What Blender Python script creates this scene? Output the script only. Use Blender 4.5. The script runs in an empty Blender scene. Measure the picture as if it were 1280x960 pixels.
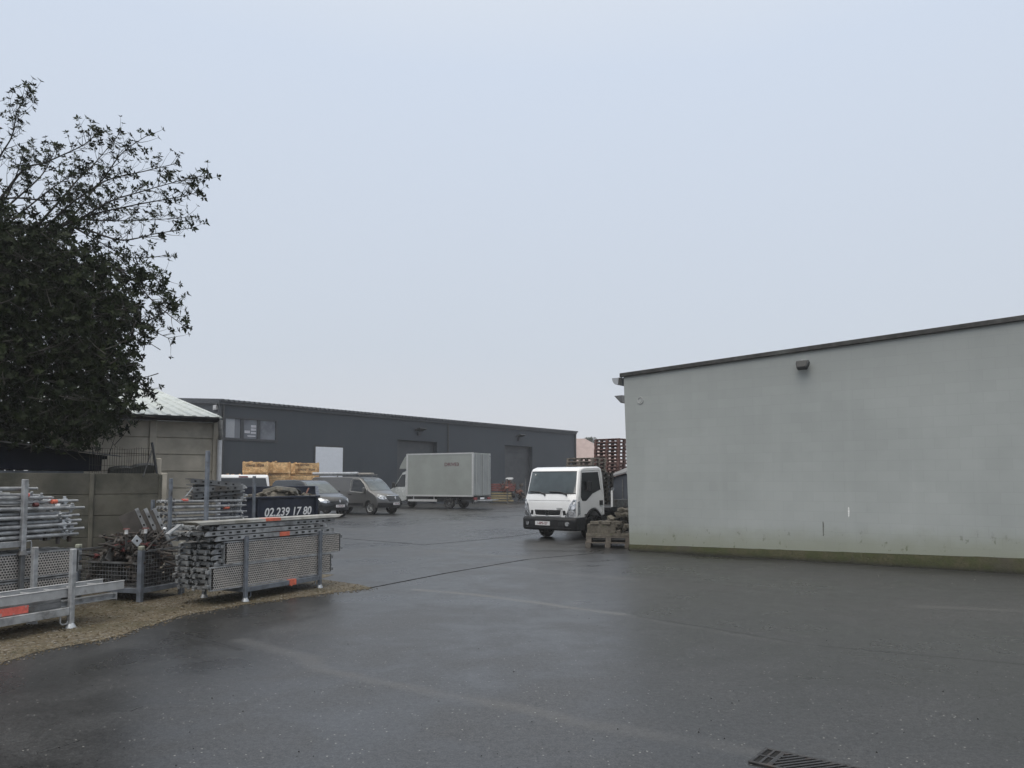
import bpy, bmesh, math, random
from mathutils import Vector, Matrix
random.seed(7)
R = math.radians
S = bpy.context.scene
COL = S.collection
# ------------------------------------------------------------------ camera model
F, TH, EYE, CX, CY = 960.0, R(3.8), 1.65, 640.0, 540.0
def ray(u, v):
    a = (u-CX)/F; b = (CY-v)/F
    return a, math.cos(TH)-b*math.sin(TH), math.sin(TH)+b*math.cos(TH)
def gp(u, v, z=0.0):
    a, b, c = ray(u, v); t = (z-EYE)/c
    return Vector((a*t, b*t, z))
def pd(u, v, Y):
    a, b, c = ray(u, v); t = Y/b
    return Vector((a*t, Y, EYE+c*t))
def pl(u, v, P, ang, yoff=0.0):
    """point of a vertical plane (through P, heading ang, pushed back yoff) seen at u,v -> (s, z)"""
    dx, dy = math.cos(ang), math.sin(ang)
    px, py = P[0]-dy*yoff, P[1]+dx*yoff
    a, b, c = ray(u, v)
    det = -a*dy + b*dx
    t = (-px*dy + py*dx)/det
    s = ((a*t-px)*dx + (b*t-py)*dy)
    return s, EYE+c*t
# ------------------------------------------------------------------ mesh builder
class MB:
    def __init__(s): s.v = []; s.f = []; s.mi = []; s.m = 0
    def add(s, vs, fs):
        o = len(s.v); s.v += [tuple(x) for x in vs]; s.f += [tuple(i+o for i in f) for f in fs]; s.mi += [s.m]*len(fs)
        return s
    def box(s, x0, x1, y0, y1, z0, z1, T=None):
        vs = [(x, y, z) for z in (z0, z1) for y in (y0, y1) for x in (x0, x1)]
        if T is not None: vs = [T @ Vector(p) for p in vs]
        return s.add(vs, [(0,2,3,1),(4,5,7,6),(0,1,5,4),(2,6,7,3),(0,4,6,2),(1,3,7,5)])
    def bar(s, p0, p1, w, h, up=(0,0,1)):
        p0, p1 = Vector(p0), Vector(p1); d = (p1-p0).normalized(); up = Vector(up)
        if abs(d.dot(up)) > .98: up = Vector((1,0,0))
        a = d.cross(up).normalized(); b = a.cross(d)
        vs = [p+a*i*w/2+b*j*h/2 for p in (p0, p1) for j in (-1,1) for i in (-1,1)]
        return s.add(vs, [(0,2,3,1),(4,5,7,6),(0,1,5,4),(2,6,7,3),(0,4,6,2),(1,3,7,5)])
    def tube(s, pts, r, n=8, cap=True):
        pts = [Vector(p) for p in pts]; k = len(pts)
        rs = r if isinstance(r, (list, tuple)) else [r]*k
        ref = None; vs = []
        for i, p in enumerate(pts):
            d = (pts[min(i+1, k-1)]-pts[max(i-1, 0)])
            d = d.normalized() if d.length > 1e-9 else Vector((0,0,1))
            if ref is None: ref = Vector((0,0,1)) if abs(d.z) < .9 else Vector((1,0,0))
            a = ref - d*ref.dot(d); a = a.normalized() if a.length > 1e-6 else d.orthogonal().normalized(); b = d.cross(a); ref = a
            vs += [p+(a*math.cos(6.28318*j/n)+b*math.sin(6.28318*j/n))*rs[i] for j in range(n)]
        fs = [(i*n+j, i*n+(j+1)%n, (i+1)*n+(j+1)%n, (i+1)*n+j) for i in range(k-1) for j in range(n)]
        if cap: fs += [tuple(range(n))[::-1], tuple((k-1)*n+j for j in range(n))]
        return s.add(vs, fs)
    def prism(s, poly, fn, d0, d1):
        n = len(poly)
        vs = [fn(a, b, d0) for a, b in poly]+[fn(a, b, d1) for a, b in poly]
        fs = [(i, (i+1)%n, n+(i+1)%n, n+i) for i in range(n)]+[tuple(range(n))[::-1], tuple(range(n, 2*n))]
        return s.add(vs, fs)
    def lathe(s, prof, c=(0,0,0), axis='z', n=20, a0=0, a1=6.2831853):
        full = abs(a1-a0) > 6.28; k = len(prof); m = n if full else n+1; vs = []
        for j in range(m):
            t = a0+(a1-a0)*j/n
            for r, h in prof:
                q = (r*math.cos(t), r*math.sin(t), h)
                if axis == 'y': q = (q[0], q[2], q[1])
                if axis == 'x': q = (q[2], q[0], q[1])
                vs.append((q[0]+c[0], q[1]+c[1], q[2]+c[2]))
        fs = [(j*k+i, j*k+i+1, ((j+1)%m)*k+i+1, ((j+1)%m)*k+i) for j in range(n) for i in range(k-1)]
        return s.add(vs, fs)
    def blob(s, c, r, n=1, jit=.25, sq=(1,1,1), T=None):
        bm = bmesh.new(); bmesh.ops.create_icosphere(bm, subdivisions=n, radius=1)
        vs = []
        for v in bm.verts:
            k = r*(1+random.uniform(-jit, jit)); p = Vector((v.co.x*k*sq[0], v.co.y*k*sq[1], v.co.z*k*sq[2]))
            if T is not None: p = T @ p
            vs.append(p+Vector(c))
        fs = [tuple(v.index for v in f.verts) for f in bm.faces]; bm.free()
        return s.add(vs, fs)
    def build(s, name, mats, parent=None, smooth=False, bevel=0, seg=1, fix=True):
        me = bpy.data.meshes.new(name); me.from_pydata(s.v, [], s.f)
        if not isinstance(mats, (list, tuple)): mats = [mats]
        for m in mats: me.materials.append(m)
        if len(mats) > 1: me.polygons.foreach_set('material_index', s.mi)
        if fix:
            bm = bmesh.new(); bm.from_mesh(me); bmesh.ops.recalc_face_normals(bm, faces=bm.faces); bm.to_mesh(me); bm.free()
        if smooth:
            me.polygons.foreach_set('use_smooth', [True]*len(me.polygons))
            if smooth != 'all': me.set_sharp_from_angle(angle=R(42))
        o = bpy.data.objects.new(name, me); COL.objects.link(o)
        if parent is not None: o.parent = parent
        if bevel:
            b = o.modifiers.new('bevel', 'BEVEL'); b.width = bevel; b.segments = seg; b.limit_method = 'ANGLE'; b.angle_limit = R(38)
        return o
XZ = lambda a, b, d: (a, d, b)
YZ = lambda a, b, d: (d, a, b)
XY = lambda a, b, d: (a, b, d)
def tag(o, label=None, cat=None, group=None, kind=None):
    if label: o['label'] = label
    if cat: o['category'] = cat; o['kind'] = kind or 'thing'
    if group: o['group'] = group
    if kind: o['kind'] = kind
    return o
def root(name, label, cat, loc=(0,0,0), rz=0.0, group=None):
    o = bpy.data.objects.new(name, None); COL.objects.link(o)
    o.location = loc; o.rotation_euler = (0, 0, rz); o.empty_display_size = .2
    return tag(o, label, cat, group)
def kids(o): return list(o.children)
def dup(o, loc=None, rot=None, label=None, parent=None):
    c = o.copy(); COL.objects.link(c)
    if parent is not None: c.parent = parent
    if loc is not None: c.location = loc
    if rot is not None: c.rotation_euler = rot
    if label: c['label'] = label
    for ch in kids(o): dup(ch, parent=c)
    return c
def text(body, size, mat, parent, loc, rot, name='lettering', shear=0, ext=.002, sx=1, align='CENTER'):
    cu = bpy.data.curves.new(name, 'FONT'); cu.body = body; cu.size = size; cu.align_x = align; cu.align_y = 'CENTER'
    cu.extrude = ext; cu.shear = shear; cu.offset = size*.018
    cu.materials.append(mat)
    tmp = bpy.data.objects.new('tmp_text', cu); COL.objects.link(tmp); dg = bpy.context.evaluated_depsgraph_get()
    me = bpy.data.meshes.new_from_object(tmp.evaluated_get(dg)); bpy.data.objects.remove(tmp); me.name = name
    o = bpy.data.objects.new(name, me); COL.objects.link(o); o.parent = parent; o.location = loc; o.rotation_euler = rot; o.scale = (sx, 1, 1)
    return o
ORD = 'first second third fourth fifth sixth seventh eighth ninth tenth eleventh twelfth thirteenth fourteenth fifteenth sixteenth seventeenth eighteenth nineteenth twentieth'.split()
# ------------------------------------------------------------------ materials
class NT:
    def __init__(s, name):
        s.mat = bpy.data.materials.new(name); s.mat.use_nodes = True
        s.t = s.mat.node_tree; s.b = s.t.nodes['Principled BSDF']
    def n(s, typ, **kw):
        x = s.t.nodes.new(typ)
        for k, v in kw.items(): setattr(x, k, v)
        return x
    def put(s, sock, v):
        if isinstance(v, bpy.types.NodeSocket): s.t.links.new(v, sock)
        else: sock.default_value = v
    def math(s, op, a, b=0.0, c=None, clamp=False):
        x = s.n('ShaderNodeMath', operation=op, use_clamp=clamp); s.put(x.inputs[0], a); s.put(x.inputs[1], b)
        if c is not None: s.put(x.inputs[2], c)
        return x.outputs[0]
    def vm(s, op, a, b=None, scale=None, out=0):
        x = s.n('ShaderNodeVectorMath', operation=op); s.put(x.inputs[0], a)
        if b is not None: s.put(x.inputs[1], b)
        if scale is not None: s.put(x.inputs['Scale'], scale)
        return x.outputs[out]
    def noise(s, co, scale, detail=3, rough=.55, dist=0):
        x = s.n('ShaderNodeTexNoise'); s.put(x.inputs['Vector'], co); s.put(x.inputs['Scale'], scale)
        x.inputs['Detail'].default_value = detail; x.inputs['Roughness'].default_value = rough; x.inputs['Distortion'].default_value = dist
        return x.outputs[0]
    def vor(s, co, scale, feature='F1'):
        x = s.n('ShaderNodeTexVoronoi', feature=feature); s.put(x.inputs['Vector'], co); s.put(x.inputs['Scale'], scale); return x
    def mr(s, v, a, b, c=0.0, d=1.0, smooth=True):
        x = s.n('ShaderNodeMapRange', interpolation_type='SMOOTHSTEP' if smooth else 'LINEAR')
        for i, q in enumerate((v, a, b, c, d)): s.put(x.inputs[i], q)
        return x.outputs[0]
    def mix(s, f, a, b, blend='MIX'):
        x = s.n('ShaderNodeMix', data_type='RGBA', blend_type=blend, clamp_factor=True)
        s.put(x.inputs[0], f)
        for i, q in ((6, a), (7, b)):
            if not isinstance(q, bpy.types.NodeSocket): q = tuple(q)+((1,) if len(q) == 3 else ())
            s.put(x.inputs[i], q)
        return x.outputs[2]
    def bump(s, h, strength, dist=.01):
        x = s.n('ShaderNodeBump'); x.inputs['Strength'].default_value = strength; x.inputs['Distance'].default_value = dist
        s.put(x.inputs['Height'], h); s.t.links.new(x.outputs[0], s.b.inputs['Normal'])
    def co(s, rnd=True):
        c = s.n('ShaderNodeTexCoord').outputs['Object']
        if not rnd: return c
        r = s.n('ShaderNodeObjectInfo').outputs['Random']
        return s.vm('ADD', c, s.vm('SCALE', (13.1, 7.7, 5.3), scale=r))
    def sep(s, v):
        x = s.n('ShaderNodeSeparateXYZ'); s.put(x.inputs[0], v); return x.outputs
MATS = {}
def M(name, col, rough=.6, metal=0.0, var=.15, scale=6, col2=None, s2=2.0, thr=(.5, .65), bump=0.0, bs=80, spec=.5, rvar=.12, coat=0, tint=0.0):
    if name in MATS: return MATS[name]
    t = NT(name); co = t.co(); n1 = t.noise(co, scale, 4)
    c = t.mix(1.0, col, t.mix(t.mr(n1, .3, .7), (1-var,)*3, (1+var,)*3), 'MULTIPLY')
    if col2 is not None: c = t.mix(t.mr(t.noise(co, s2, 5, .6), *thr), c, col2)
    if tint:
        r = t.n('ShaderNodeObjectInfo').outputs['Random']
        c = t.mix(1.0, c, t.mix(r, (1-tint,)*3, (1+tint,)*3), 'MULTIPLY')
    t.put(t.b.inputs['Base Color'], c)
    t.put(t.b.inputs['Roughness'], t.mr(t.noise(co, scale*1.7, 3), .3, .7, max(.03, rough-rvar), min(1, rough+rvar)))
    t.b.inputs['Metallic'].default_value = metal; t.b.inputs['Specular IOR Level'].default_value = spec
    if coat: t.b.inputs['Coat Weight'].default_value = coat; t.b.inputs['Coat Roughness'].default_value = .06
    if bump: t.bump(t.noise(co, bs, 3), bump)
    MATS[name] = t.mat
    return t.mat
galv = M('galvanised_steel', (.33,.34,.35), .5, .35, .28, 9, (.14,.14,.14), 3.5, (.5,.72))
galv_light = M('bright_zinc', (.42,.44,.46), .42, .5, .18, 9, (.28,.27,.26), 4, (.55,.75))
galv_dark = M('weathered_zinc', (.15,.155,.16), .55, .35, .25, 8, (.09,.08,.07), 3, (.48,.66))
galv_mid = M('dull_galvanised', (.24,.25,.255), .5, .4, .3, 12, (.10,.10,.10), 6, (.48,.66))
blue_steel = M('blue_grey_steel', (.17,.19,.22), .5, .4, .2, 9, (.09,.085,.08), 4, (.55,.75))
alu = M('aluminium', (.48,.49,.50), .4, .45, .12, 10, (.3,.3,.3), 5, (.55,.75))
rust = M('rusty_steel', (.062,.055,.050), .72, .2, .35, 14, (.115,.066,.046), 9, (.55,.7), .3, 90, tint=.35)
grime_metal = M('oily_steel', (.085,.085,.085), .5, .4, .3, 14, (.06,.045,.035), 7, (.5,.7), tint=.35)
red_paint = M('worn_red_paint', (.13,.035,.034), .55, 0, .2, 12, (.15,.05,.04), 7, (.55,.7))
orange_tape = M('orange_tape', (.62,.15,.09), .5, 0, .18, 18, (.5,.12,.07), 9, (.55,.7))
red_label = M('faded_red_label', (.62,.13,.10), .5, 0, .15, 20, (.4,.3,.28), 16, (.58,.68))
white_plastic = M('white_plastic', (.7,.7,.7), .4, 0, .06)
black_plastic = M('black_plastic', (.022,.023,.025), .45, 0, .15, 10)
dark_plastic = M('charcoal_plastic', (.020,.021,.023), .55, 0, .15, 10, spec=.3)
rubber = M('tyre_rubber', (.016,.016,.017), .75, 0, .2, 14, bump=.2)
white_paint = M('white_vehicle_paint', (.80,.81,.82), .25, 0, .02, 3, rvar=.0, coat=.5)
glass_dark = M('dark_glass', (.012,.014,.016), .06, 0, .1, 2, spec=.6, rvar=.02)
glass_screen = M('windscreen_glass', (.045,.060,.063), .05, 0, .25, 1.3, (.085,.105,.108), .9, (.45,.6), spec=.8, rvar=.02)
chrome = M('chrome', (.75,.76,.78), .12, 1.0, .05)
lamp_glass = M('clear_lamp_lens', (.55,.57,.6), .12, .55, .3, 22, (.12,.13,.14), 11, (.5,.6), rvar=.04)
red_lens = M('red_lamp_lens', (.16,.012,.012), .2, 0, .1)
plate_white = M('number_plate_white', (.62,.62,.63), .4, 0, .05)
plate_red = M('plate_red', (.15,.025,.035), .5, 0, .05)
grey_paint = M('bronze_grey_paint', (.105,.106,.106), .32, .3, .02, 2, rvar=0, coat=.5)
slate_paint = M('dark_slate_paint', (.022,.025,.029), .24, .3, .02, 2, rvar=0, coat=.6)
box_panel = M('pale_grey_box_panel', (.245,.265,.25), .45, 0, .06, 1.2, (.21,.225,.21), .7, (.45,.75))
box_trim = M('aluminium_trim', (.5,.51,.51), .4, .4, .06)
cab_grey = M('silver_cab_paint', (.42,.44,.43), .25, .3, .05, 3, coat=.5)
navy = M('navy_skip_paint', (.012,.017,.034), .42, 0, .25, 4, (.03,.03,.035), 3, (.6,.75))
navy_tarp = M('navy_cladding', (.006,.008,.015), .6, 0, .2, 3, spec=.15)
black_felt = M('black_roof_felt', (.007,.008,.009), .85, 0, .2, 5, spec=.1)
letter_white = M('white_lettering', (.8,.8,.8), .5, 0, .04, 20, (.35,.35,.38), 26, (.62,.7))
letter_dark = M('dark_stencil', (.05,.035,.03), .6, 0, .1)
letter_red = M('faded_maroon_lettering', (.13,.06,.07), .5, 0, .2, 20)
wood_new = M('fresh_timber', (.66,.45,.23), .7, 0, .3, 9, (.42,.24,.10), 3.5, (.42,.62), .25, 40, tint=.2)
wood_old = M('weathered_timber', (.145,.125,.105), .8, 0, .25, 12, (.10,.09,.075), 5, (.45,.65), .3, 70, tint=.2)
wood_red = M('red_brown_timber', (.12,.06,.05), .75, 0, .25, 12, (.07,.035,.03), 5, (.5,.7), .2, 70, tint=.2)
wood_yellow = M('yellow_timber', (.24,.195,.10), .7, 0, .2, 8, (.25,.19,.09), 4, (.5,.7), tint=.2)
paver_mat = M('grey_paving_concrete', (.112,.100,.080), .85, 0, .22, 16, (.065,.07,.035), 5, (.55,.72), .4, 60, tint=.22)
conc = M('precast_concrete', (.43,.395,.33), .8, 0, .20, 1.6, (.30,.28,.235), 1.1, (.5,.72), .35, 55)
conc_fence = M('stained_concrete', (.098,.093,.075), .85, 0, .28, 1.8, (.045,.047,.036), 1.3, (.45,.7), .5, 45)
rubble_mat = M('rubble_and_soil', (.16,.145,.12), .9, 0, .3, 9, (.09,.08,.06), 4, (.5,.65), .5, 40)
roof_light = M('pale_coated_sheet', (.50,.53,.50), .42, .1, .1, 1.5, (.38,.41,.37), 1.1, (.5,.75))
dark_gutter = M('dark_gutter', (.03,.031,.033), .5, 0, .15, 6)
pvc_grey = M('grey_pvc', (.36,.37,.38), .45, 0, .12, 4, (.24,.24,.23), 3, (.5,.75))
cast_iron = M('wet_cast_iron', (.045,.044,.045), .42, .5, .25, 20, (.07,.05,.04), 14, (.55,.7), .2, 120)
pit_black = M('opening_shade_black', (.004,.004,.004), .9, 0, .1)
fence_wire = M('rusted_wire', (.05,.048,.045), .7, .3, .2)
# ------------------------------------------------------------------ special materials
def asphalt():
    t = NT('wet_asphalt'); co = t.co(False)
    P = t.n('ShaderNodeTexCoord').outputs['Object']
    agg = t.noise(co, 75, 3, .75); agg2 = t.noise(co, 24, 5, .8); mid = t.noise(co, 1.3, 5, .6, .3); big = t.noise(co, .22, 4, .55, .6)
    c = t.mix(t.mr(agg, .34, .66), (.0125,.0125,.0125), (.043,.043,.0425))
    c = t.mix(1.0, c, t.mix(t.mr(agg2, .32, .68), (.62,)*3, (1.38,)*3), 'MULTIPLY')
    c = t.mix(1.0, c, t.mix(t.mr(big, .35, .65), (.80,)*3, (1.16,)*3), 'MULTIPLY')
    c = t.mix(1.0, c, t.mix(t.mr(mid, .3, .7), (.86,)*3, (1.12,)*3), 'MULTIPLY')
    nz = t.n('ShaderNodeTexNoise'); t.put(nz.inputs['Vector'], co); nz.inputs['Scale'].default_value = 1.1; nz.inputs['Detail'].default_value = 4
    wv = t.vm('SCALE', t.vm('SUBTRACT', nz.outputs['Color'], (.5,.5,.5)), scale=.22)
    nf = t.n('ShaderNodeTexNoise'); t.put(nf.inputs['Vector'], co); nf.inputs['Scale'].default_value = 7; nf.inputs['Detail'].default_value = 3
    wf = t.vm('SCALE', t.vm('SUBTRACT', nf.outputs['Color'], (.5,.5,.5)), scale=.05)
    def seg(p, a, b):
        d = b-a
        q = t.vm('SUBTRACT', p, tuple(a)); k = t.vm('DOT_PRODUCT', q, tuple(d/d.length_squared), out=1)
        k = t.math('MAXIMUM', t.math('MINIMUM', k, 1.0), 0.0)
        return t.vm('LENGTH', t.vm('SUBTRACT', q, t.vm('SCALE', tuple(d), scale=k)), out=1)
    pw = t.vm('ADD', P, wv); pf = t.vm('ADD', P, wf)
    mask = None
    for pts, w, k in [([(520,737),(600,744),(690,756),(775,768)], .085, .9), ([(770,768),(900,790),(1010,806)], .05, .25),
                      ([(405,838),(470,852),(560,868),(650,885),(730,905)], .09, .42), ([(730,905),(850,925),(960,945)], .10, .35),
                      ([(610,706),(700,717),(800,725)], .12, .4), ([(1150,758),(1290,764)], .10, .4), ([(540,689),(700,700)], .2, .3), ([(300,800),(380,822),(405,838)], .1, .4)]:
        for i in range(len(pts)-1):
            m = t.mr(seg(pw, gp(*pts[i]), gp(*pts[i+1])), w*.2, w*1.7, k, 0.0)
            mask = m if mask is None else t.math('MAXIMUM', mask, m)
    mask = t.math('MULTIPLY', mask, t.mr(mid, .25, .6, .45, 1.0))
    c = t.mix(t.math('MULTIPLY', mask, .75), c, (.115,.112,.107))
    dark = None
    for pts, w, k in [([(462,735),(560,716),(660,699),(740,692)], .04, 1.0), ([(430,673),(530,681)], .06, .8), ([(530,681),(610,674),(692,664)], .06, .8),
                      ([(800,771),(900,787),(1010,806),(1140,818),(1285,831)], .035, .38), ([(215,790),(300,812)], .05, .5), ([(48,942),(98,926)], .006, .9), ([(162,889),(178,884)], .006, .9)]:
        for i in range(len(pts)-1):
            m = t.mr(seg(pf, gp(*pts[i]), gp(*pts[i+1])), w*.5, w*1.4, k, 0.0)
            dark = m if dark is None else t.math('MAXIMUM', dark, m)
    c = t.mix(t.math('MULTIPLY', dark, .85), c, (.010,.010,.010))
    vo = t.vor(co, 42); chip = t.math('MULTIPLY', t.math('GREATER_THAN', t.sep(vo.outputs['Color'])[0], .965), t.math('LESS_THAN', vo.outputs['Distance'], .26))
    vo2 = t.vor(co, 85); chip2 = t.math('MULTIPLY', t.math('GREATER_THAN', t.sep(vo2.outputs['Color'])[0], .88), t.math('LESS_THAN', vo2.outputs['Distance'], .32))
    c = t.mix(t.math('MULTIPLY', chip2, .5), c, (.14,.138,.132)); c = t.mix(t.math('MULTIPLY', chip, .85), c, (.34,.33,.31))
    t.put(t.b.inputs['Base Color'], c)
    wet = t.math('ADD', t.math('MULTIPLY', big, .6), t.math('MULTIPLY', mid, .4))
    r = t.mr(wet, .38, .62, .26, .46)
    r = t.math('ADD', r, t.math('MULTIPLY', mask, .12))
    t.put(t.b.inputs['Roughness'], t.math('MAXIMUM', r, t.math('MULTIPLY', dark, .9)))
    sp = t.math('MULTIPLY', t.mr(agg2, .30, .70, .48, .78), t.mr(agg, .3, .7, .8, 1.2)); t.put(t.b.inputs['Specular IOR Level'], t.math('MULTIPLY', sp, t.math('SUBTRACT', 1.0, t.math('MULTIPLY', dark, .95))))
    h = t.math('ADD', t.math('MULTIPLY', agg, .8), t.math('ADD', t.math('MULTIPLY', agg2, .3), t.math('MULTIPLY', dark, -1.0)))
    t.bump(h, .12, .004)
    return t.mat
def gravel():
    t = NT('damp_gravel'); co = t.co(False)
    v = t.vor(co, 34); v2 = t.vor(co, 75); pick = t.sep(v.outputs['Color']); big = t.noise(co, 1.6, 4); mid = t.noise(co, 5, 3)
    c = t.mix(pick[0], (.085,.064,.034), (.19,.155,.10)); c = t.mix(t.math('MULTIPLY', t.math('GREATER_THAN', pick[1], .86), .7), c, (.30,.28,.25))
    c = t.mix(t.math('MULTIPLY', t.sep(v2.outputs['Color'])[0], .5), c, (.05,.043,.024))
    c = t.mix(t.mr(big, .45, .65, 0, .6), c, (.060,.053,.022)); c = t.mix(t.mr(mid, .5, .75, 0, .5), c, (.05,.037,.022))
    t.put(t.b.inputs['Base Color'], c); t.b.inputs['Roughness'].default_value = .7
    t.bump(t.math('SUBTRACT', 1.0, v.outputs['Distance']), .9, .03)
    return t.mat
def painted_wall():
    t = NT('pale_grey_painted_blockwork'); co = t.co(False); s = t.sep(co)
    cw = t.n('ShaderNodeCombineXYZ'); t.put(cw.inputs[0], s[0]); t.put(cw.inputs[1], s[2])
    br = t.n('ShaderNodeTexBrick'); t.put(br.inputs['Vector'], cw.outputs[0]); br.inputs['Scale'].default_value = 1.0
    br.inputs['Brick Width'].default_value = .42; br.inputs['Row Height'].default_value = .21; br.inputs['Mortar Size'].default_value = .006; br.inputs['Mortar Smooth'].default_value = 1.0
    br.inputs['Color1'].default_value = (.5,.5,.5,1); br.inputs['Color2'].default_value = (.56,.56,.56,1); br.inputs['Mortar'].default_value = (.40,.40,.40,1)
    n1 = t.noise(co, .5, 4, .55); n2 = t.noise(co, 3, 4); streak = t.noise(t.vm('MULTIPLY', co, (3.0, 1, .22)), 1.2, 4)
    c = t.mix(t.mr(n1, .3, .7), (.318,.340,.333), (.362,.385,.377))
    bn = t.mix(.42, (.53,.53,.53), br.outputs['Color'])
    c = t.mix(1.0, c, t.vm('SCALE', bn, scale=1.9), 'MULTIPLY')
    c = t.mix(t.mr(streak, .52, .78, 0, .22), c, (.41,.435,.425)); c = t.mix(t.mr(n2, .55, .8, 0, .3), c, (.285,.302,.294))
    # darker top band and dirt splashed up from the ground
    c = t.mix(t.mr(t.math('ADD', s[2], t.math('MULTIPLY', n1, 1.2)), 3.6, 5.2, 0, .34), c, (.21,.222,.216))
    low = t.math('ADD', s[2], t.math('MULTIPLY', s[0], -.016))
    spl = t.noise(t.vm('MULTIPLY', co, (1, 1, .6)), 7, 4, .65)
    c = t.mix(t.math('MULTIPLY', t.mr(low, .18, .75, 1, 0), t.mr(spl, .59, .67)), c, (.05,.055,.04))
    c = t.mix(t.mr(t.math('ADD', low, t.math('MULTIPLY', n2, -.3)), .05, .60, .6, 0), c, (.22,.235,.16))
    t.put(t.b.inputs['Base Color'], c); t.b.inputs['Roughness'].default_value = .62; t.b.inputs['Specular IOR Level'].default_value = .3
    t.bump(t.math('ADD', t.sep(br.outputs['Color'])[0], t.math('MULTIPLY', t.noise(co, 60, 3), .12)), .25, .02)
    return t.mat
def mossy():
    t = NT('mossy_plinth'); co = t.co(False); n = t.noise(co, 3.2, 5, .65); f = t.noise(co, 30, 4, .65); g = t.noise(co, 1.1, 4)
    c = t.mix(t.mr(n, .35, .65), (.036,.044,.012), (.060,.054,.028)); c = t.mix(t.mr(f, .4, .7), c, (.03,.032,.012)); c = t.mix(t.mr(g, .5, .7, 0, .8), c, (.045,.04,.03))
    s = t.sep(co); c = t.mix(t.mr(s[2], .0, .10, .8, 0), c, (.02,.02,.015))
    t.put(t.b.inputs['Base Color'], c); t.b.inputs['Roughness'].default_value = .9; t.bump(f, .8, .02); return t.mat
def cladding():
    t = NT('anthracite_cladding'); co = t.co(False); s = t.sep(co)
    w = t.math('FRACT', t.math('MULTIPLY', s[0], 1/1.0)); j = t.math('LESS_THAN', w, .02)
    n = t.noise(co, .35, 3); st = t.noise(t.vm('MULTIPLY', co, (2.0, 2, .15)), 1.0, 4)
    c = t.mix(t.mr(n, .3, .7), (.033,.041,.051), (.039,.047,.058)); c = t.mix(t.math('MULTIPLY', j, .5), c, (.03,.034,.04)); c = t.mix(t.mr(st, .5, .8, 0, .4), c, (.05,.056,.064))
    t.put(t.b.inputs['Base Color'], c); t.b.inputs['Roughness'].default_value = .5; t.b.inputs['Specular IOR Level'].default_value = .35
    rib = t.math('SINE', t.math('MULTIPLY', s[0], 62.8)); t.bump(t.math('SUBTRACT', t.math('MULTIPLY', rib, .25), j), .12, .01); return t.mat
def perforated(name, base, base2):
    t = NT(name); co = t.co(False); s = t.sep(co)
    zz = t.math('MULTIPLY', s[2], 1/.031); row = t.math('FLOOR', zz); u = t.math('ADD', t.math('MULTIPLY', s[0], 1/.036), t.math('MULTIPLY', t.math('MODULO', row, 2.0), .5))
    du = t.math('SUBTRACT', t.math('FRACT', u), .5); dv = t.math('SUBTRACT', t.math('FRACT', zz), .5)
    p = t.math('SQRT', t.math('ADD', t.math('MULTIPLY', du, du), t.math('MULTIPLY', dv, dv))); hole = t.mr(p, .36, .26); rim = t.mr(p, .36, .50)
    cr = t.co(True); n = t.noise(cr, 5, 5, .6); f = t.noise(cr, 55, 3)
    c = t.mix(t.mr(n, .35, .65), base, base2); c = t.mix(t.math('MULTIPLY', rim, t.mr(f, .35, .7, .15, .9)), c, (.62,.59,.55))
    c = t.mix(hole, c, (.018,.016,.015))  # shade of the holes and highlight on their rims painted into the colour
    t.put(t.b.inputs['Base Color'], c); t.b.inputs['Roughness'].default_value = .55; t.put(t.b.inputs['Metallic'], t.math('MULTIPLY', t.math('SUBTRACT', 1.0, hole), .2))
    t.bump(p, .5, .006); return t.mat
def leafmat(name, c0, c1):
    t = NT(name); co = t.co(False); n = t.noise(co, 1.6, 3); f = t.noise(co, 23, 2)
    c = t.mix(t.mr(n, .3, .7), c0, c1); c = t.mix(t.mr(f, .55, .75, 0, .5), c, (.035,.042,.018))  # lighter olive flecks put leaf highlights into the colour
    t.put(t.b.inputs['Base Color'], c); t.b.inputs['Roughness'].default_value = .5; t.b.inputs['Specular IOR Level'].default_value = .10; return t.mat
def tiles():
    t = NT('hazed_pink_roof_tiles'); co = t.co(False); s = t.sep(co)
    r = t.math('FRACT', t.math('MULTIPLY', s[2], 4.0)); n = t.noise(co, 1.2, 4)
    c = t.mix(t.mr(n, .35, .65), (.40,.31,.29), (.34,.265,.245)); c = t.mix(t.mr(r, 0, .3, .5, 0), c, (.12,.06,.05))  # tones paled and greyed, haze painted into the tile colour
    t.put(t.b.inputs['Base Color'], c); t.b.inputs['Roughness'].default_value = .8; return t.mat
ASPH, GRAV, WALL, MOSS, CLAD = asphalt(), gravel(), painted_wall(), mossy(), cladding()
PERF = perforated('perforated_steel_plate', (.33,.305,.28), (.23,.22,.21)); LEAF = leafmat('glossy_leaves', (.009,.014,.006), (.022,.031,.012)); LEAF2 = leafmat('hedge_leaves', (.045,.06,.035), (.07,.085,.05))
BARK = M('dark_bark', (.035,.032,.028), .85, 0, .25, 12, bump=.4)
TILES = tiles()
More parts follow.
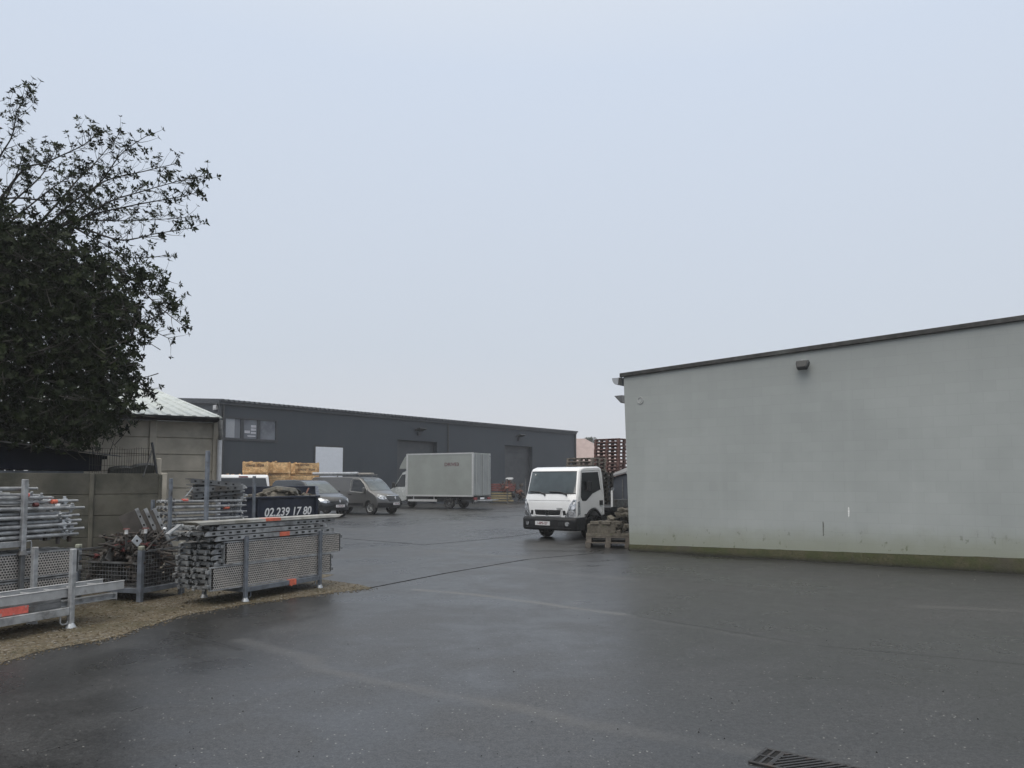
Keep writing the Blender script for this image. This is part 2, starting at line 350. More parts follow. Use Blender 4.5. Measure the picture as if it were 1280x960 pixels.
# ------------------------------------------------------------------ world, sun, camera
def world():
    w = bpy.data.worlds.new('World'); S.world = w; w.use_nodes = True; nt = w.node_tree; bg = nt.nodes['Background']
    sky = nt.nodes.new('ShaderNodeTexSky'); sky.sky_type = 'NISHITA'; sky.sun_disc = False; sky.sun_elevation = R(48); sky.sun_rotation = R(205); sky.air_density = 1.2; sky.dust_density = 3
    tc = nt.nodes.new('ShaderNodeTexCoord'); sp = nt.nodes.new('ShaderNodeSeparateXYZ'); nt.links.new(tc.outputs['Generated'], sp.inputs[0])
    nz = nt.nodes.new('ShaderNodeTexNoise'); nz.inputs['Scale'].default_value = 1.3; nz.inputs['Detail'].default_value = 3; nt.links.new(tc.outputs['Generated'], nz.inputs['Vector'])
    ad = nt.nodes.new('ShaderNodeMath'); ad.operation = 'MULTIPLY_ADD'; nt.links.new(nz.outputs[0], ad.inputs[0]); ad.inputs[1].default_value = .10; nt.links.new(sp.outputs[2], ad.inputs[2])
    cr = nt.nodes.new('ShaderNodeValToRGB'); nt.links.new(ad.outputs[0], cr.inputs[0]); e = cr.color_ramp.elements
    stops = SKY
    e[0].position = stops[0][0]; e[0].color = stops[0][1]+(1,); e[1].position = stops[-1][0]; e[1].color = stops[-1][1]+(1,)
    for p, c in stops[1:-1]:
        x = e.new(p); x.color = c+(1,)
    sc = nt.nodes.new('ShaderNodeVectorMath'); sc.operation = 'SCALE'; nt.links.new(cr.outputs[0], sc.inputs[0]); sc.inputs['Scale'].default_value = 10.0
    mx = nt.nodes.new('ShaderNodeMix'); mx.data_type = 'RGBA'; mx.inputs[0].default_value = .93; nt.links.new(sky.outputs[0], mx.inputs[6]); nt.links.new(sc.outputs[0], mx.inputs[7])
    nt.links.new(mx.outputs[2], bg.inputs[0]); bg.inputs[1].default_value = .1
SKY = [(.0, (.64,.645,.685)), (.10, (.62,.64,.69)), (.22, (.585,.635,.71)), (.55, (.625,.70,.82)), (.68, (.72,.77,.84)), (1.0, (1.85,1.78,1.64))]
world()
sl = bpy.data.lights.new('overcast_sun', 'SUN'); sl.energy = 1.0; sl.angle = R(40); sl.color = (1, .94, .86)
so = bpy.data.objects.new('overcast_sun', sl); COL.objects.link(so); so.location = (-10, -10, 30)
# light from behind the camera, a little left: elevation 48, azimuth 205 (clockwise from +Y)
az, el = R(205), R(48); sd = Vector((math.sin(az)*math.cos(el), math.cos(az)*math.cos(el), math.sin(el)))
so.rotation_euler = sd.to_track_quat('Z', 'Y').to_euler()
cd = bpy.data.cameras.new('camera'); cam = bpy.data.objects.new('camera', cd); COL.objects.link(cam); S.camera = cam
cam.location = (0, 0, EYE); cam.rotation_euler = (math.pi/2+TH, 0, 0); cd.sensor_width = 36; cd.lens = 36*F/1280; cd.shift_y = 60/1280; cd.clip_end = 2000; cd.clip_start = .05
S.view_settings.view_transform = 'Standard'; S.view_settings.look = 'None'; S.view_settings.exposure = .1; S.view_settings.gamma = 1
S.render.engine = 'CYCLES'; S.cycles.use_denoising = True; S.cycles.max_bounces = 6; S.cycles.volume_bounces = 1; S.cycles.diffuse_bounces = 3
# ------------------------------------------------------------------ ground
g = MB(); g.add([(-420,-420,0),(420,-420,0),(420,420,0),(-420,420,0)], [(0,1,2,3)])
tag(g.build('ground', ASPH), kind='structure')
def smooth_poly(pts, step, jit):
    out = []
    for i in range(len(pts)-1):
        a, b = pts[i], pts[i+1]; n = max(1, int((b-a).length/step))
        for k in range(n):
            p = a.lerp(b, k/n); out.append(p+Vector((random.uniform(-jit, jit), random.uniform(-jit, jit), 0)))
    return out+[pts[-1]]
edge = [gp(*p) for p in [(-260,900),(-80,850),(0,829),(60,812),(130,800),(175,786),(225,770),(300,757),(350,750),(410,742),(466,735.5)]]
edge = smooth_poly(edge, .12, .022)
back = [gp(450,731), gp(425,727.5), gp(400,724), Vector((-3.2,14.0,0)), Vector((-6.6,14.6,0)), Vector((-12,11,0)), Vector((-12,4,0))]
gv = MB(); pts = edge+back; gv.add([(p.x, p.y, .004) for p in pts], [tuple(range(len(pts)))])
tag(gv.build('gravel_strip', GRAV), kind='structure')
def inpoly(x, y, P):
    c = False; n = len(P)
    for i in range(n):
        a, b = P[i], P[i-1]
        if (a.y > y) != (b.y > y) and x < (b.x-a.x)*(y-a.y)/(b.y-a.y)+a.x: c = not c
    return c
st = [MB(), MB()]; k = 0
while k < 5200:
    x = random.uniform(-8, -1.5); y = random.uniform(5.5, 13.0)
    if not inpoly(x, y, pts): continue
    r = random.choice((.005,.006,.008,.010,.013)); st[k % 5 == 0].blob((x, y, .004+r*.3), r, 1, .3, (1, random.uniform(.6,1), .55)); k += 1
for _ in range(1100):
    q = random.randrange(len(edge)-1); e_ = edge[q].lerp(edge[q+1], random.random()); a_ = random.gauss(.03,.10); b_ = random.uniform(-.06,.06)
    r = random.uniform(.004,.012); st[random.random() < .15].blob((e_.x+a_*.55+b_*.8, e_.y-a_*.8+b_*.5, .002+r*.3), r, 1, .3, (1,.8,.55))
ll = MB(); k = 0
while k < 900:
    x, y = random.uniform(-8,-1.5), random.uniform(5.5,13.2)
    if not inpoly(x, y, pts): continue
    k += 1; a = random.uniform(0,6.28); l_ = random.uniform(.012,.035); w_ = l_*random.uniform(.25,.5); c_, s_ = math.cos(a), math.sin(a); z = .010
    ll.add([(x-c_*l_,y-s_*l_,z),(x-s_*w_,y+c_*w_,z+random.uniform(0,.02)),(x+c_*l_,y+s_*l_,z+random.uniform(0,.015)),(x+s_*w_,y-c_*w_,z+.002)], [(0,1,2,3)])
tag(ll.build('leaf_litter', M('dead_leaves', (.10,.072,.035), .7, 0, .4, 40, (.05,.045,.02), 5, (.45,.6)), fix=False), 'dead brown leaves scattered over the gravel strip', kind='stuff')
st_dark = M('brown_pebbles', (.11,.085,.05), .7, 0, .4, 25); st_pale = M('pale_pebbles', (.24,.225,.20), .7, 0, .3, 25)
so_ = MB(); so_.v = st[0].v+st[1].v; so_.f = st[0].f+[tuple(i+len(st[0].v) for i in f) for f in st[1].f]; so_.mi = [0]*len(st[0].f)+[1]*len(st[1].f)
tag(so_.build('gravel_stones', [st_dark, st_pale], smooth='all', fix=False), 'loose brown and pale stones lying over the gravel strip', kind='stuff')
sw = MB()
for _ in range(120):
    u = random.uniform(-30, 1300); v = 700+260*random.random()**.8
    p = gp(u, v); r = random.choice((.0035,.0045,.006))
    if inpoly(p.x, p.y, pts): continue
    sw.blob((p.x, p.y, r*.4), r, 1, .3, (1,.8,.6))
tag(sw.build('loose_grit', M('dark_grit', (.02,.02,.02), .6, 0, .3, 30), smooth='all', fix=False), 'dark grit scattered over the wet asphalt', kind='stuff')
sl_ = MB()
for _ in range(45):
    u = random.uniform(800, 1300); v = 690+(u-787)*.061+abs(random.gauss(0, 7))+2
    p = gp(u, v); r = random.uniform(.004,.013); sl_.blob((p.x, p.y, r*.3), r, 1, .4, (1,.7,.35))
tag(sl_.build('wall_litter', M('pale_litter', (.30,.28,.24), .7, 0, .4, 30), smooth='all', fix=False), 'pale leaf litter lying along the mossy wall foot', kind='stuff')
# ------------------------------------------------------------------ haze
hz = MB().box(-440,440,-440,440,-1,16)
hm = bpy.data.materials.new('thin_mist'); hm.use_nodes = True; hn = hm.node_tree; hn.nodes.remove(hn.nodes['Principled BSDF'])
pv = hn.nodes.new('ShaderNodeVolumePrincipled'); pv.inputs['Color'].default_value = (.93,.95,.98,1); pv.inputs['Density'].default_value = .0009; pv.inputs['Anisotropy'].default_value = .0
hn.links.new(pv.outputs[0], hn.nodes['Material Output'].inputs['Volume'])
ho = hz.build('haze', hm); tag(ho, 'thin pale mist hanging over the yard', kind='stuff')
# ------------------------------------------------------------------ drain
D0 = gp(957,936.5); D1 = gp(1075,961.5); ang = math.atan2(D1.y-D0.y, D1.x-D0.x)
dr = root('drain_grate', 'wet cast iron drain grate with slanted bars set in the asphalt', 'drain grate', D0, ang)
W_, H_ = .80, .30
def DL_(u, v):
    p = gp(u, v)-D0; return Vector((p.x*math.cos(ang)+p.y*math.sin(ang), -p.x*math.sin(ang)+p.y*math.cos(ang), 0))
MB().box(.012, W_-.012, -H_+.012, -.012, .003, .006).build('opening_shade_black', pit_black, dr)  # flat black sheet painted in for the shade down the drain
f = MB(); f.box(0,W_,-.022,0,0,.014).box(0,W_,-H_,-H_+.022,0,.014).box(0,.022,-H_+.022,-.022,0,.014).box(W_-.022,W_,-H_+.022,-.022,0,.014)
f.build('frame', cast_iron, dr, bevel=.003)
b = MB(); b.box(.105,.135,-H_+.022,-.022,.006,.013).box(.055,.070,-H_+.022,-.022,.006,.012).box(.022,.105,-.16,-.142,.006,.0125)
bd0 = (DL_(993,945)-DL_(967.5,948.2)).normalized(); pit = .064
for i in range(-2, 16):
    o_ = Vector((.135, -.022-.03-i*pit, .010)); lo, hi, top_, bot_ = .135, W_-.022, -.022, -H_+.022
    ts = [0, (hi-lo)/bd0.x]
    if abs(bd0.y) > 1e-6: ty = sorted(((top_-o_.y)/bd0.y, (bot_-o_.y)/bd0.y)); ts = [max(ts[0], ty[0]), min(ts[1], ty[1])]
    if ts[1]-ts[0] > .03: b.bar(o_+bd0*ts[0], o_+bd0*ts[1], .018, .008)
b.build('bars', cast_iron, dr)
# ------------------------------------------------------------------ pale grey building on the right
A = gp(787,688); B = gp(1280,718); ga = math.atan2(B.y-A.y, B.x-A.x); LB = (B-A).length
zA = pl(779,470.5,A,ga)[1]; zB = pl(1280,400.5,A,ga)[1]; kz = (zB-zA)/LB; ZT = lambda x: zA+kz*x
pA = pl(788,680.5,A,ga)[1]; pB = pl(1280,698,A,ga)[1]; ZP = lambda x: pA+(pB-pA)/LB*x
gb = root('rendered_building', 'pale grey painted building with mossy foot and dark sloping roof edge', 'building', A, ga)
LX = 13.0
w = MB(); w.add([(0.0,0,ZP(0)),(LX,0,ZP(LX)),(LX,0,ZT(LX)),(-.12,0,ZT(-.12)), (0.0,14,ZP(0)),(LX,14,ZP(LX)),(LX,14,ZT(LX)),(-.12,14,ZT(-.12))],
      [(0,1,2,3),(5,4,7,6),(0,3,7,4),(1,5,6,2),(0,4,5,1),(3,2,6,7)])
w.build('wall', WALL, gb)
p = MB(); n = 60
for i in range(n):
    x0, x1 = LX*i/n, LX*(i+1)/n
    j0, j1 = [random.Random(q*3+1).uniform(-.006,.006) for q in (i, i+1)]
    p.add([(x0,-.022+j0,0),(x1,-.022+j1,0),(x1,-.016+j1,ZP(x1)+j1),(x0,-.016+j0,ZP(x0)+j0),(x0,.0,ZP(x0)+j0),(x1,.0,ZP(x1)+j1)], [(0,1,2,3),(3,2,5,4)])
p.add([(-.02,-.022,0),(-.02,13.9,0),(-.016,13.9,ZP(0)),(-.016,-.016,ZP(0))], [(0,1,2,3)])
p.build('plinth', MOSS, gb, smooth='all', fix=False)
def slope_bar(x0, x1, y0, y1, h0, h1):
    m = MB(); m.add([(x,y,ZT(x)+h) for h in (h0,h1) for y in (y0,y1) for x in (x0,x1)], [(0,2,3,1),(4,5,7,6),(0,1,5,4),(2,6,7,3),(0,4,6,2),(1,3,7,5)]); return m
fas = M('weathered_fascia', (.035,.034,.032), .65, 0, .35, 7, (.075,.08,.075), 2.2, (.5,.68))
slope_bar(-.20, LX, -.07, .02, -.012, .085).build('roof_edge', fas, gb, bevel=.008)
slope_bar(-.18, LX, .022, 14.1, .005, .085).build('roof', M('grey_roof_membrane', (.08,.08,.08), .8, 0, .2, 2), gb)
q = MB(); g0, gz1 = pl(765.5,473,A,ga); g1, gz0 = pl(777.5,480.5,A,ga); gw = (g1-g0)/2; gm = (g0+g1)/2
q.prism([(gm+math.cos(t)*gw, gz1+math.sin(t)*(gz1-gz0)) for t in [math.pi+math.pi*i/10 for i in range(11)]], XZ, -.02, 13.9); q.build('gutter', M('zinc_gutter', (.42,.44,.46), .4, .3, .12, 6), gb, smooth=True)
MB().prism([(gm+gw*.45, gz1),(gm+gw*1.05, gz1),(gm+gw*1.05, gz0-.02),(gm+gw*.3, gz0+.01)], XZ, -.03, -.0205).build('gutter_bracket', fas, gb)
rs, rz_ = pl(800.5,500.5,A,ga)
v = MB(); v.lathe([(.055,-.004),(.066,-.022),(.085,-.022),(.092,-.0)], (rs,0,rz_), 'y', 20); v.lathe([(0,-.012),(.05,-.014),(.056,-.004)], (rs,0,rz_), 'y', 14)
v.build('vent_ring', M('vent_plastic', (.34,.355,.35), .5), gb, smooth=True)
m = MB(); xs, zs = pl(1061,640,A,ga); m.prism([(xs-.012,zs-.10),(xs+.004,zs-.11),(xs+.015,zs+.02),(xs+.010,zs+.09),(xs-.010,zs+.10),(xs-.015,zs+.02)], XZ, -.003, -.0005); m.build('paint_scuff', M('pale_scuff', (.72,.73,.71), .6, 0, .2, 30), gb)
m = MB(); xs, zs = pl(1029,658,A,ga); m.prism([(xs-.008,zs-.2),(xs+.006,zs-.2),(xs+.012,zs+.05),(xs+.004,zs+.11),(xs-.01,zs+.09)], XZ, -.003, -.0005); m.build('damp_streak', M('damp_stain', (.10,.105,.09), .7, 0, .3, 30), gb)
# floodlight on the front, shaded lamp on the side wall
s0, z0 = pl(1006,454,A,ga); dX = Vector((math.cos(ga), math.sin(ga), 0)); dY = Vector((-math.sin(ga), math.cos(ga), 0))
fl = root('floodlight', 'black floodlight with a pale top bracket high on the pale grey wall', 'lamp', A+dX*s0+Vector((0,0,z0)), ga)
T = Matrix.Translation((0,-.16,-.06)) @ Matrix.Rotation(R(-28), 4, 'X')
hb = MB(); hb.prism([(-.135,.09),(.135,.09),(.135,.02),(.10,-.10),(-.10,-.10),(-.135,.02)], lambda a,b,d: T @ Vector((a,d,b)), -.055, .05); hb.build('housing', black_plastic, fl, bevel=.012)
MB().prism([(-.105,.065),(.105,.065),(.08,-.08),(-.08,-.08)], lambda a,b,d: T @ Vector((a,d,b)), -.062, -.0555).build('lens', glass_dark, fl)
bb = MB(); bb.box(-.05,.05,-.012,0,-.05,.07).box(-.035,.035,-.15,-.012,.035,.06).box(-.02,.02,-.17,-.12,.0,.036); bb.build('bracket', pvc_grey, fl, bevel=.004)
YL = .12; w0, wz1 = pl(770,495.3,A,ga,YL); w1, wz2 = pl(779.3,494.3,A,ga,YL); wz0 = pl(778,504,A,ga,YL)[1]
sd_ = root('side_lamp', 'small grey wedge-shaped lamp sticking out of the side wall under the gutter', 'lamp', A+dX*w1+dY*YL+Vector((0,0,wz0)), ga)
MB().prism([(.02,wz2-wz0),(w0-w1,wz1-wz0),(-.03,0),(.02,0)], XZ, -.10, .12).build('hood', galv_dark, sd_, bevel=.006)
MB().box(.0205,.04,-.08,.10,.01,wz2-wz0-.01).build('back_plate', pvc_grey, sd_)
# ------------------------------------------------------------------ dark warehouse
L = pd(275,502,47.0); zE = L.z; best = None
for i in range(4000):
    Y = 60+i*.01; q = pd(719,541,Y)
    if best is None or abs(q.z-zE) < abs(best.z-zE): best = q
RR = best; L0 = Vector((L.x,L.y,0)); wa = math.atan2(RR.y-L.y, RR.x-L.x); WL = math.hypot(RR.y-L.y, RR.x-L.x)
print('warehouse len', WL, 'eave', zE, 'ang', math.degrees(wa), 'grey ang', math.degrees(ga), 'zT', zA, zB, 'pl', pA, pB)
wh = root('warehouse', 'long anthracite clad warehouse with corrugated roof edge and two roller doors', 'warehouse', L0, wa)
WP = lambda u, v, yo=0: pl(u, v, L0, wa, yo)
win = [WP(280.5,520), WP(346,552)]; wx0, wx1 = win[0][0], win[1][0]; wz1, wz0 = WP(283,520.5)[1], WP(283,550)[1]
d1x0, d1x1, d1z = WP(496.6,560)[0], WP(546.3,560)[0], WP(520,551)[1]
d2x0, d2x1, d2z = WP(631,560)[0], WP(665.5,560)[0], WP(648,557.5)[1]
dz = (d1z+d2z)/2; print('door z', d1z, d2z, 'x', d1x0, d1x1, d2x0, d2x1, 'win', wx0, wx1, wz0, wz1)
ops = [(wx0,wx1,wz0,wz1),(d1x0,d1x1,0,d1z),(d2x0,d2x1,0,d2z)]
fw = MB(); cols = sorted({0.0, WL}|{o[0] for o in ops}|{o[1] for o in ops}); TK = .45
for a, b in zip(cols, cols[1:]):
    o = [q for q in ops if q[0] <= a+1e-6 and q[1] >= b-1e-6]
    for zz0, zz1 in ([(0, zE)] if not o else [(0, o[0][2]), (o[0][3], zE)]):
        if zz1-zz0 > .01: fw.add([(a,0,zz0),(b,0,zz0),(b,0,zz1),(a,0,zz1)], [(0,1,2,3)])
for a, b, c, d in ops:
    k = .16 if c > 1 else TK
    fw.add([(a,0,c),(a,k,c),(a,k,d),(a,0,d)], [(0,1,2,3)]); fw.add([(b,0,c),(b,k,c),(b,k,d),(b,0,d)], [(0,1,2,3)]); fw.add([(a,0,d),(b,0,d),(b,k,d),(a,k,d)], [(0,1,2,3)])
    if c > 1: fw.add([(a,0,c),(b,0,c),(b,k,c),(a,k,c)], [(0,1,2,3)])
DP = 26.0; rise = math.tan(R(4.6)); ridge = zE+rise*DP/2
for x in (0.0, WL):
    fw.add([(x,0,0),(x,DP,0),(x,DP,zE),(x,DP/2,ridge),(x,0,zE)], [(0,1,2,3,4)])
fw.add([(0,DP,0),(WL,DP,0),(WL,DP,zE),(0,DP,zE)], [(0,1,2,3)])
fw.build('wall', CLAD, wh, fix=False)
# trapezoid sheet roof, two slopes
rf = MB(); per = .36; n = int((WL+.3)/per); xs = []
for i in range(n+1):
    x = -.15+i*per; xs += [(x, 0), (x+.14, 0), (x+.18, .12), (x+.30, .12)]
top = []
for (x, h) in xs:
    for y, zb in ((-.22, zE-.22*rise), (DP/2, ridge), (DP+.2, zE-.2*rise)): top.append((x, y, zb+.06+h)); 
    for y, zb in ((-.22, zE-.22*rise), (DP/2, ridge), (DP+.2, zE-.2*rise)): top.append((x, y, zb+.045))
fs = []
for i in range(len(xs)-1):
    a, b = i*6, (i+1)*6
    fs += [(a,b,b+1,a+1),(a+1,b+1,b+2,a+2),(a+3,a+4,b+4,b+3),(a+4,a+5,b+5,b+4),(a,a+3,b+3,b)]
rf.add(top, fs); rf.build('roof', M('dark_trapezoid_sheet', (.045,.05,.057), .45, .2, .1, 3), wh, fix=False)
tr = MB(); tr.box(-.14,WL+.1,-.14,-.003,zE-.16,zE+.03); tr.build('eave_trim', M('eave_trim_grey', (.036,.041,.048), .5), wh)
vt = MB(); vt.add([(x,y,z+h) for x in (-.16,-.003) for h in (-.16,.10) for y, z in ((-.2,zE),(DP/2,ridge))], [(0,1,3,2),(4,6,7,5),(0,4,5,1),(2,3,7,6),(0,2,6,4),(1,5,7,3)]); vt.build('verge_trim', M('eave_trim_grey', (0,0,0)), wh)
cn = MB(); cn.box(-.09,.09,-.07,-.004,0,zE-.17); cn.build('corner_trim', M('eave_trim_grey', (0,0,0)), wh)
MB().box(WL-.12,WL+.05,-.10,-.004,0,zE-.17).build('corner_trim', dark_gutter, wh)
xd = WP(559.5,560)[0]; MB().tube([(xd,-.07,0),(xd,-.07,zE-.17)], .055, 10).build('downpipe', dark_gutter, wh, smooth=True)
MB().tube([(.22,-.07,0),(.22,-.07,zE-.17)], .055, 10).build('downpipe', dark_gutter, wh, smooth=True)
# window
frm_m = M('window_frame_grey', (.028,.031,.037), .45); fr = MB(); k = .09
fr.box(wx0-.05,wx1+.05,-.03,.10,wz1-k,wz1).box(wx0-.05,wx1+.05,-.06,.10,wz0,wz0+k+.06).box(wx0-.05,wx0+k,-.028,.10,wz0+k+.06,wz1-k).box(wx1-k,wx1+.05,-.028,.10,wz0+k+.06,wz1-k)
ms = [WP(303,535)[0], WP(323.7,535)[0]]
for x in ms: fr.box(x-.11,x+.11,.0,.10,wz0+k+.06,wz1-k)
wo = fr.build('window', frm_m, wh)
pane_m = M('office_pane', (.13,.145,.17), .10, 0, .12, 1.5, (.075,.085,.105), .8, (.45,.6), rvar=.03)
edges = [wx0+k, ms[0]-.11, ms[0]+.11, ms[1]-.11, ms[1]+.11, wx1-k]
for i in range(3):
    MB().box(edges[2*i],edges[2*i+1],.055,.07,wz0+k+.06,wz1-k).build('pane', pane_m, wo)
paper = MB()
x0_, x1_ = edges[2], edges[3]; hh = wz1-wz0
for fx, fz, w_, h_ in ((.55,.62,.38,.13),(.55,.45,.38,.12),(.55,.28,.38,.10),(.08,.30,.40,.14),(.3,.12,.6,.06)):
    paper.box(x0_+(x1_-x0_)*fx, x0_+(x1_-x0_)*(fx+w_), .050,.054, wz0+.15+hh*fz*.8, wz0+.15+hh*(fz+h_)*.8)
paper.build('window_papers', M('pale_papers', (.42,.43,.47), .6, 0, .1), wo)
MB().box(edges[0]+.02,edges[0]+(edges[1]-edges[0])*.62,.050,.054,wz0+.17,wz1-.1).build('blind', M('pale_blind', (.30,.32,.35), .6, 0, .1, 20), wo)
# white hatch, roller doors
hx0, hx1, hz1, hz0 = WP(394,575)[0], WP(428,575)[0], WP(410,559)[1], WP(410,592)[1]
MB().box(hx0,hx1,-.05,-.004,0.02,hz1).build('white_door', M('white_door_panel', (.66,.69,.74), .4, 0, .03), wh, bevel=.01)
hf = MB(); hf.box(hx0-.12,hx0-.002,-.04,-.003,0,hz1+.12).box(hx1+.002,hx1+.12,-.04,-.003,0,hz1+.12).box(hx0-.002,hx1+.002,-.04,-.003,hz1+.002,hz1+.12); hf.build('door_frame', dark_gutter, wh)
rdm = M('roller_door_grey', (.052,.056,.062), .5, .1, .08, 1.5)
for a, b, z in ((d1x0,d1x1,d1z),(d2x0,d2x1,d2z)):
    m = MB(); nn = int(z/.5)
    for i in range(nn): m.box(a+.006,b-.006,.40,.44,.01+i*z/nn,(i+1)*z/nn-.012)
    m.box(a+.006,b-.006,.43,.445,.01,z); m.build('roller_door', rdm, wh)
# lamps over the doors and the boxes on the corner
for (u, v, lab) in ((523,538.5,'small dark wall lamp above the roller door behind the box truck'), (648,546,'small dark wall lamp above the roller door near the brown material pile')):
    s_, z_ = WP(u, v); P = L0+Vector((math.cos(wa)*s_, math.sin(wa)*s_, z_))
    r_ = root('wall_lamp', lab, 'lamp', P, wa, 'lamps over the roller doors')
    MB().prism([(0,.10),(-.55,.22),(-.58,.14),(-.05,-.02),(0,-.02)], lambda a,b,d: (d,a,b), -.38,.38).build('shade', black_plastic, r_)
    MB().box(-.14,.14,-.16,0,-.34,-.12).build('bracket', black_plastic, r_)
for (u, v, s, lab) in ((270.5,509.5,.36,'upper white box on the left corner of the dark warehouse'), (271,519.5,.24,'lower smaller white box on the left corner of the dark warehouse')):
    s_, z_ = pl(u, v, L0, wa+math.pi/2)
    P = L0+Vector((-math.sin(wa)*s_, math.cos(wa)*s_, z_))
    r_ = root('alarm_box', lab, 'alarm box', P, wa, 'boxes on the warehouse corner')
    MB().prism([(-s*.5,-s*.42),(s*.5,-s*.42),(s*.5,s*.42),(-s*.5,s*.42)], YZ, -.14,-.002).build('cover', M('ivory_plastic', (.50,.51,.52), .5), r_, bevel=.02)
    MB().prism([(-s*.3,-s*.3),(s*.3,-s*.3),(s*.3,-s*.1),(-s*.3,-s*.1)], YZ, -.147,-.1405).build('grille', pvc_grey, r_)
# ------------------------------------------------------------------ concrete panel shed
Sx = pd(269.5,560,18.0); S0 = Vector((Sx.x,Sx.y,0)); sa = R(31)
SP = lambda u, v, yo=0: pl(u, v, S0, sa, yo)
sh = root('panel_shed', 'low shed of precast concrete panels under a pale corrugated sheet roof', 'shed', S0, sa)
xl = SP(58,560)[0]; zt = SP(230,527)[1]; ph = .385; posts = [0.0, SP(190.5,560)[0], SP(104,560)[0], xl]
print('shed', xl, zt, posts)
pw = MB(); npan = int(round(zt/ph)); ph = zt/npan
for a, b in zip(posts[1:], posts):
    for i in range(npan):
        pw.add([(x,y,z) for z in (i*ph+.012,(i+1)*ph-.010) for y in (0,.05) for x in (a,b)], [(0,2,3,1),(4,5,7,6),(0,1,5,4),(2,6,7,3),(0,4,6,2),(1,3,7,5)])
    pw.box(a,b,.03,.06,0,zt)
pw.build('panel_wall', conc, sh, bevel=.006)
for x in posts: MB().box(x-.07,x+.07,-.045,.07,0,zt+.01).build('post', conc, sh, bevel=.01)
MB().box(xl+.07,-.07,.07,13,0,zt-.02).build('inner_block', conc_fence, sh)
rp = math.tan(R(8.7)); D = 13.2; eo = -.28
rx = MB(); per = .27; xs = []; x = xl-.3
while x < -.16: xs += [(x,0),(x+.13,0),(x+.165,.035),(x+.235,.035)]; x += per
xs.append((x,0)); vs = []; fs = []
for (x_, h) in xs:
    for y in (eo, D): vs.append((x_, y, zt+.10+(y-eo)*rp+h))
    for y in (eo, D): vs.append((x_, y, zt+.09+(y-eo)*rp))
for i in range(len(xs)-1):
    a, b = i*4, i*4+4; fs += [(a,b,b+1,a+1),(a+2,a+3,b+3,b+2),(a,a+2,b+2,b)]
e_ = len(vs)-4; fs += [(e_,e_+1,e_+3,e_+2),(0,2,3,1)]
rx.add(vs, fs); rx.build('roof', roof_light, sh, fix=False)
vs = [(x_,y,z) for x_ in (.072,xl-.3) for (y,z) in ((.0,zt),(D,zt),(D,zt+.08+(D-eo)*rp),(0,zt+.08-eo*rp))]
MB().add(vs, [(0,1,2,3),(4,7,6,5)]).build('gable', roof_light, sh, fix=False)
gt = MB(); gt.prism([(math.cos(t)*.075-.335, math.sin(t)*.085+zt+.10) for t in [math.pi+math.pi*i/8 for i in range(9)]], YZ, xl-.3, .0); gt.box(xl-.3,-.005,-.26,.0,zt+.005,zt+.085); gt.build('gutter', dark_gutter, sh)
dp = MB(); dp.tube([(.03,-.33,zt+.04),(.03,-.33,zt-.10),(.07,-.20,zt-.28),(.07,-.12,zt-.38)], .052, 10); dp.build('downpipe_elbow', M('weathered_pvc', (.25,.25,.24), .55, 0, .2, 8), sh, smooth=True)
MB().tube([(.07,-.10,zt-.36),(.07,-.10,.05)], .055, 10).build('downpipe', M('pale_pvc', (.50,.51,.53), .45, 0, .1, 4), sh, smooth=True)
# ------------------------------------------------------------------ concrete fence in front of it, low navy lean-to, mesh panel
F0 = pd(203.5,600,13.7); F0 = Vector((F0.x,F0.y,0)); fa = R(33); FP = lambda u, v, yo=0: pl(u, v, F0, fa, yo)
fe = root('panel_fence', 'stained concrete panel fence behind the scaffold racks', 'fence', F0, fa)
fz = FP(150,591.5)[1]; xs_ = [FP(199,600)[0], FP(113,600)[0], FP(113,600)[0]-2.0, FP(113,600)[0]-4.0]
print('fence z', fz, xs_)
for i, (a, b) in enumerate(zip(xs_[1:], xs_)):
    m = MB(); k = 5; h = fz/k
    for j in range(k): m.box(a,b,0,.045,j*h+.004,(j+1)*h-.004)
    m.box(a,b,.02,.05,0,fz-.01); m.build('panel', conc_fence, fe, bevel=.006)
for x, z in zip(xs_, (fz-.02, fz, fz, fz)):
    MB().box(x-.008,x+.06,-.03,.09,0,z).build('post', conc_fence, fe, bevel=.01)
ep = MB().box(-.03,.07,-.03,.10,0,fz+.01); ep.build('post', conc, fe, bevel=.012)
x = FP(198,580,.2)[0]; MB().box(x-.05,x+.05,.16,.27,0,FP(198,572.5,.2)[1]).build('post', conc, fe, bevel=.02)
# navy lean-to
NP = lambda u, v, yo=1.0: FP(u, v, yo)
lx = NP(127,580)[0]; lxr = NP(133,572)[0]
lt = root('lean_to_shed', 'low navy lean-to with black felt roof behind the concrete fence', 'shed', F0+Vector((-math.sin(fa), math.cos(fa), 0))*1.0, fa)
zr = NP(133,570)[1]; zl = NP(0,553.5)[1]; xl0 = NP(0,560)[0]; kx = (zr-zl)/(lxr-xl0); zr_ = lambda x: zr+kx*(x-lxr)
m = MB(); m.add([(x,y,zr_(x)+h+y*.02) for h in (-.06,.0) for y in (-.18,.95) for x in (xl0-3,lxr)], [(0,2,3,1),(4,5,7,6),(0,1,5,4),(2,6,7,3),(0,4,6,2),(1,3,7,5)]); m.build('roof', black_felt, lt)
zw = NP(100,587)[1]
m = MB(); m.add([(x,y,z) for z in (0,1) for y in (0,.9) for x in (xl0-3,lx)], [(0,2,3,1),(0,1,5,4),(2,6,7,3),(0,4,6,2),(1,3,7,5)])
m.v = [(x,y,(zw-.02+(.055 if x < -3.2 else 0)) if z == 0 else zr_(x)-.062) for x,y,z in m.v]; m.build('cladding', navy_tarp, lt)
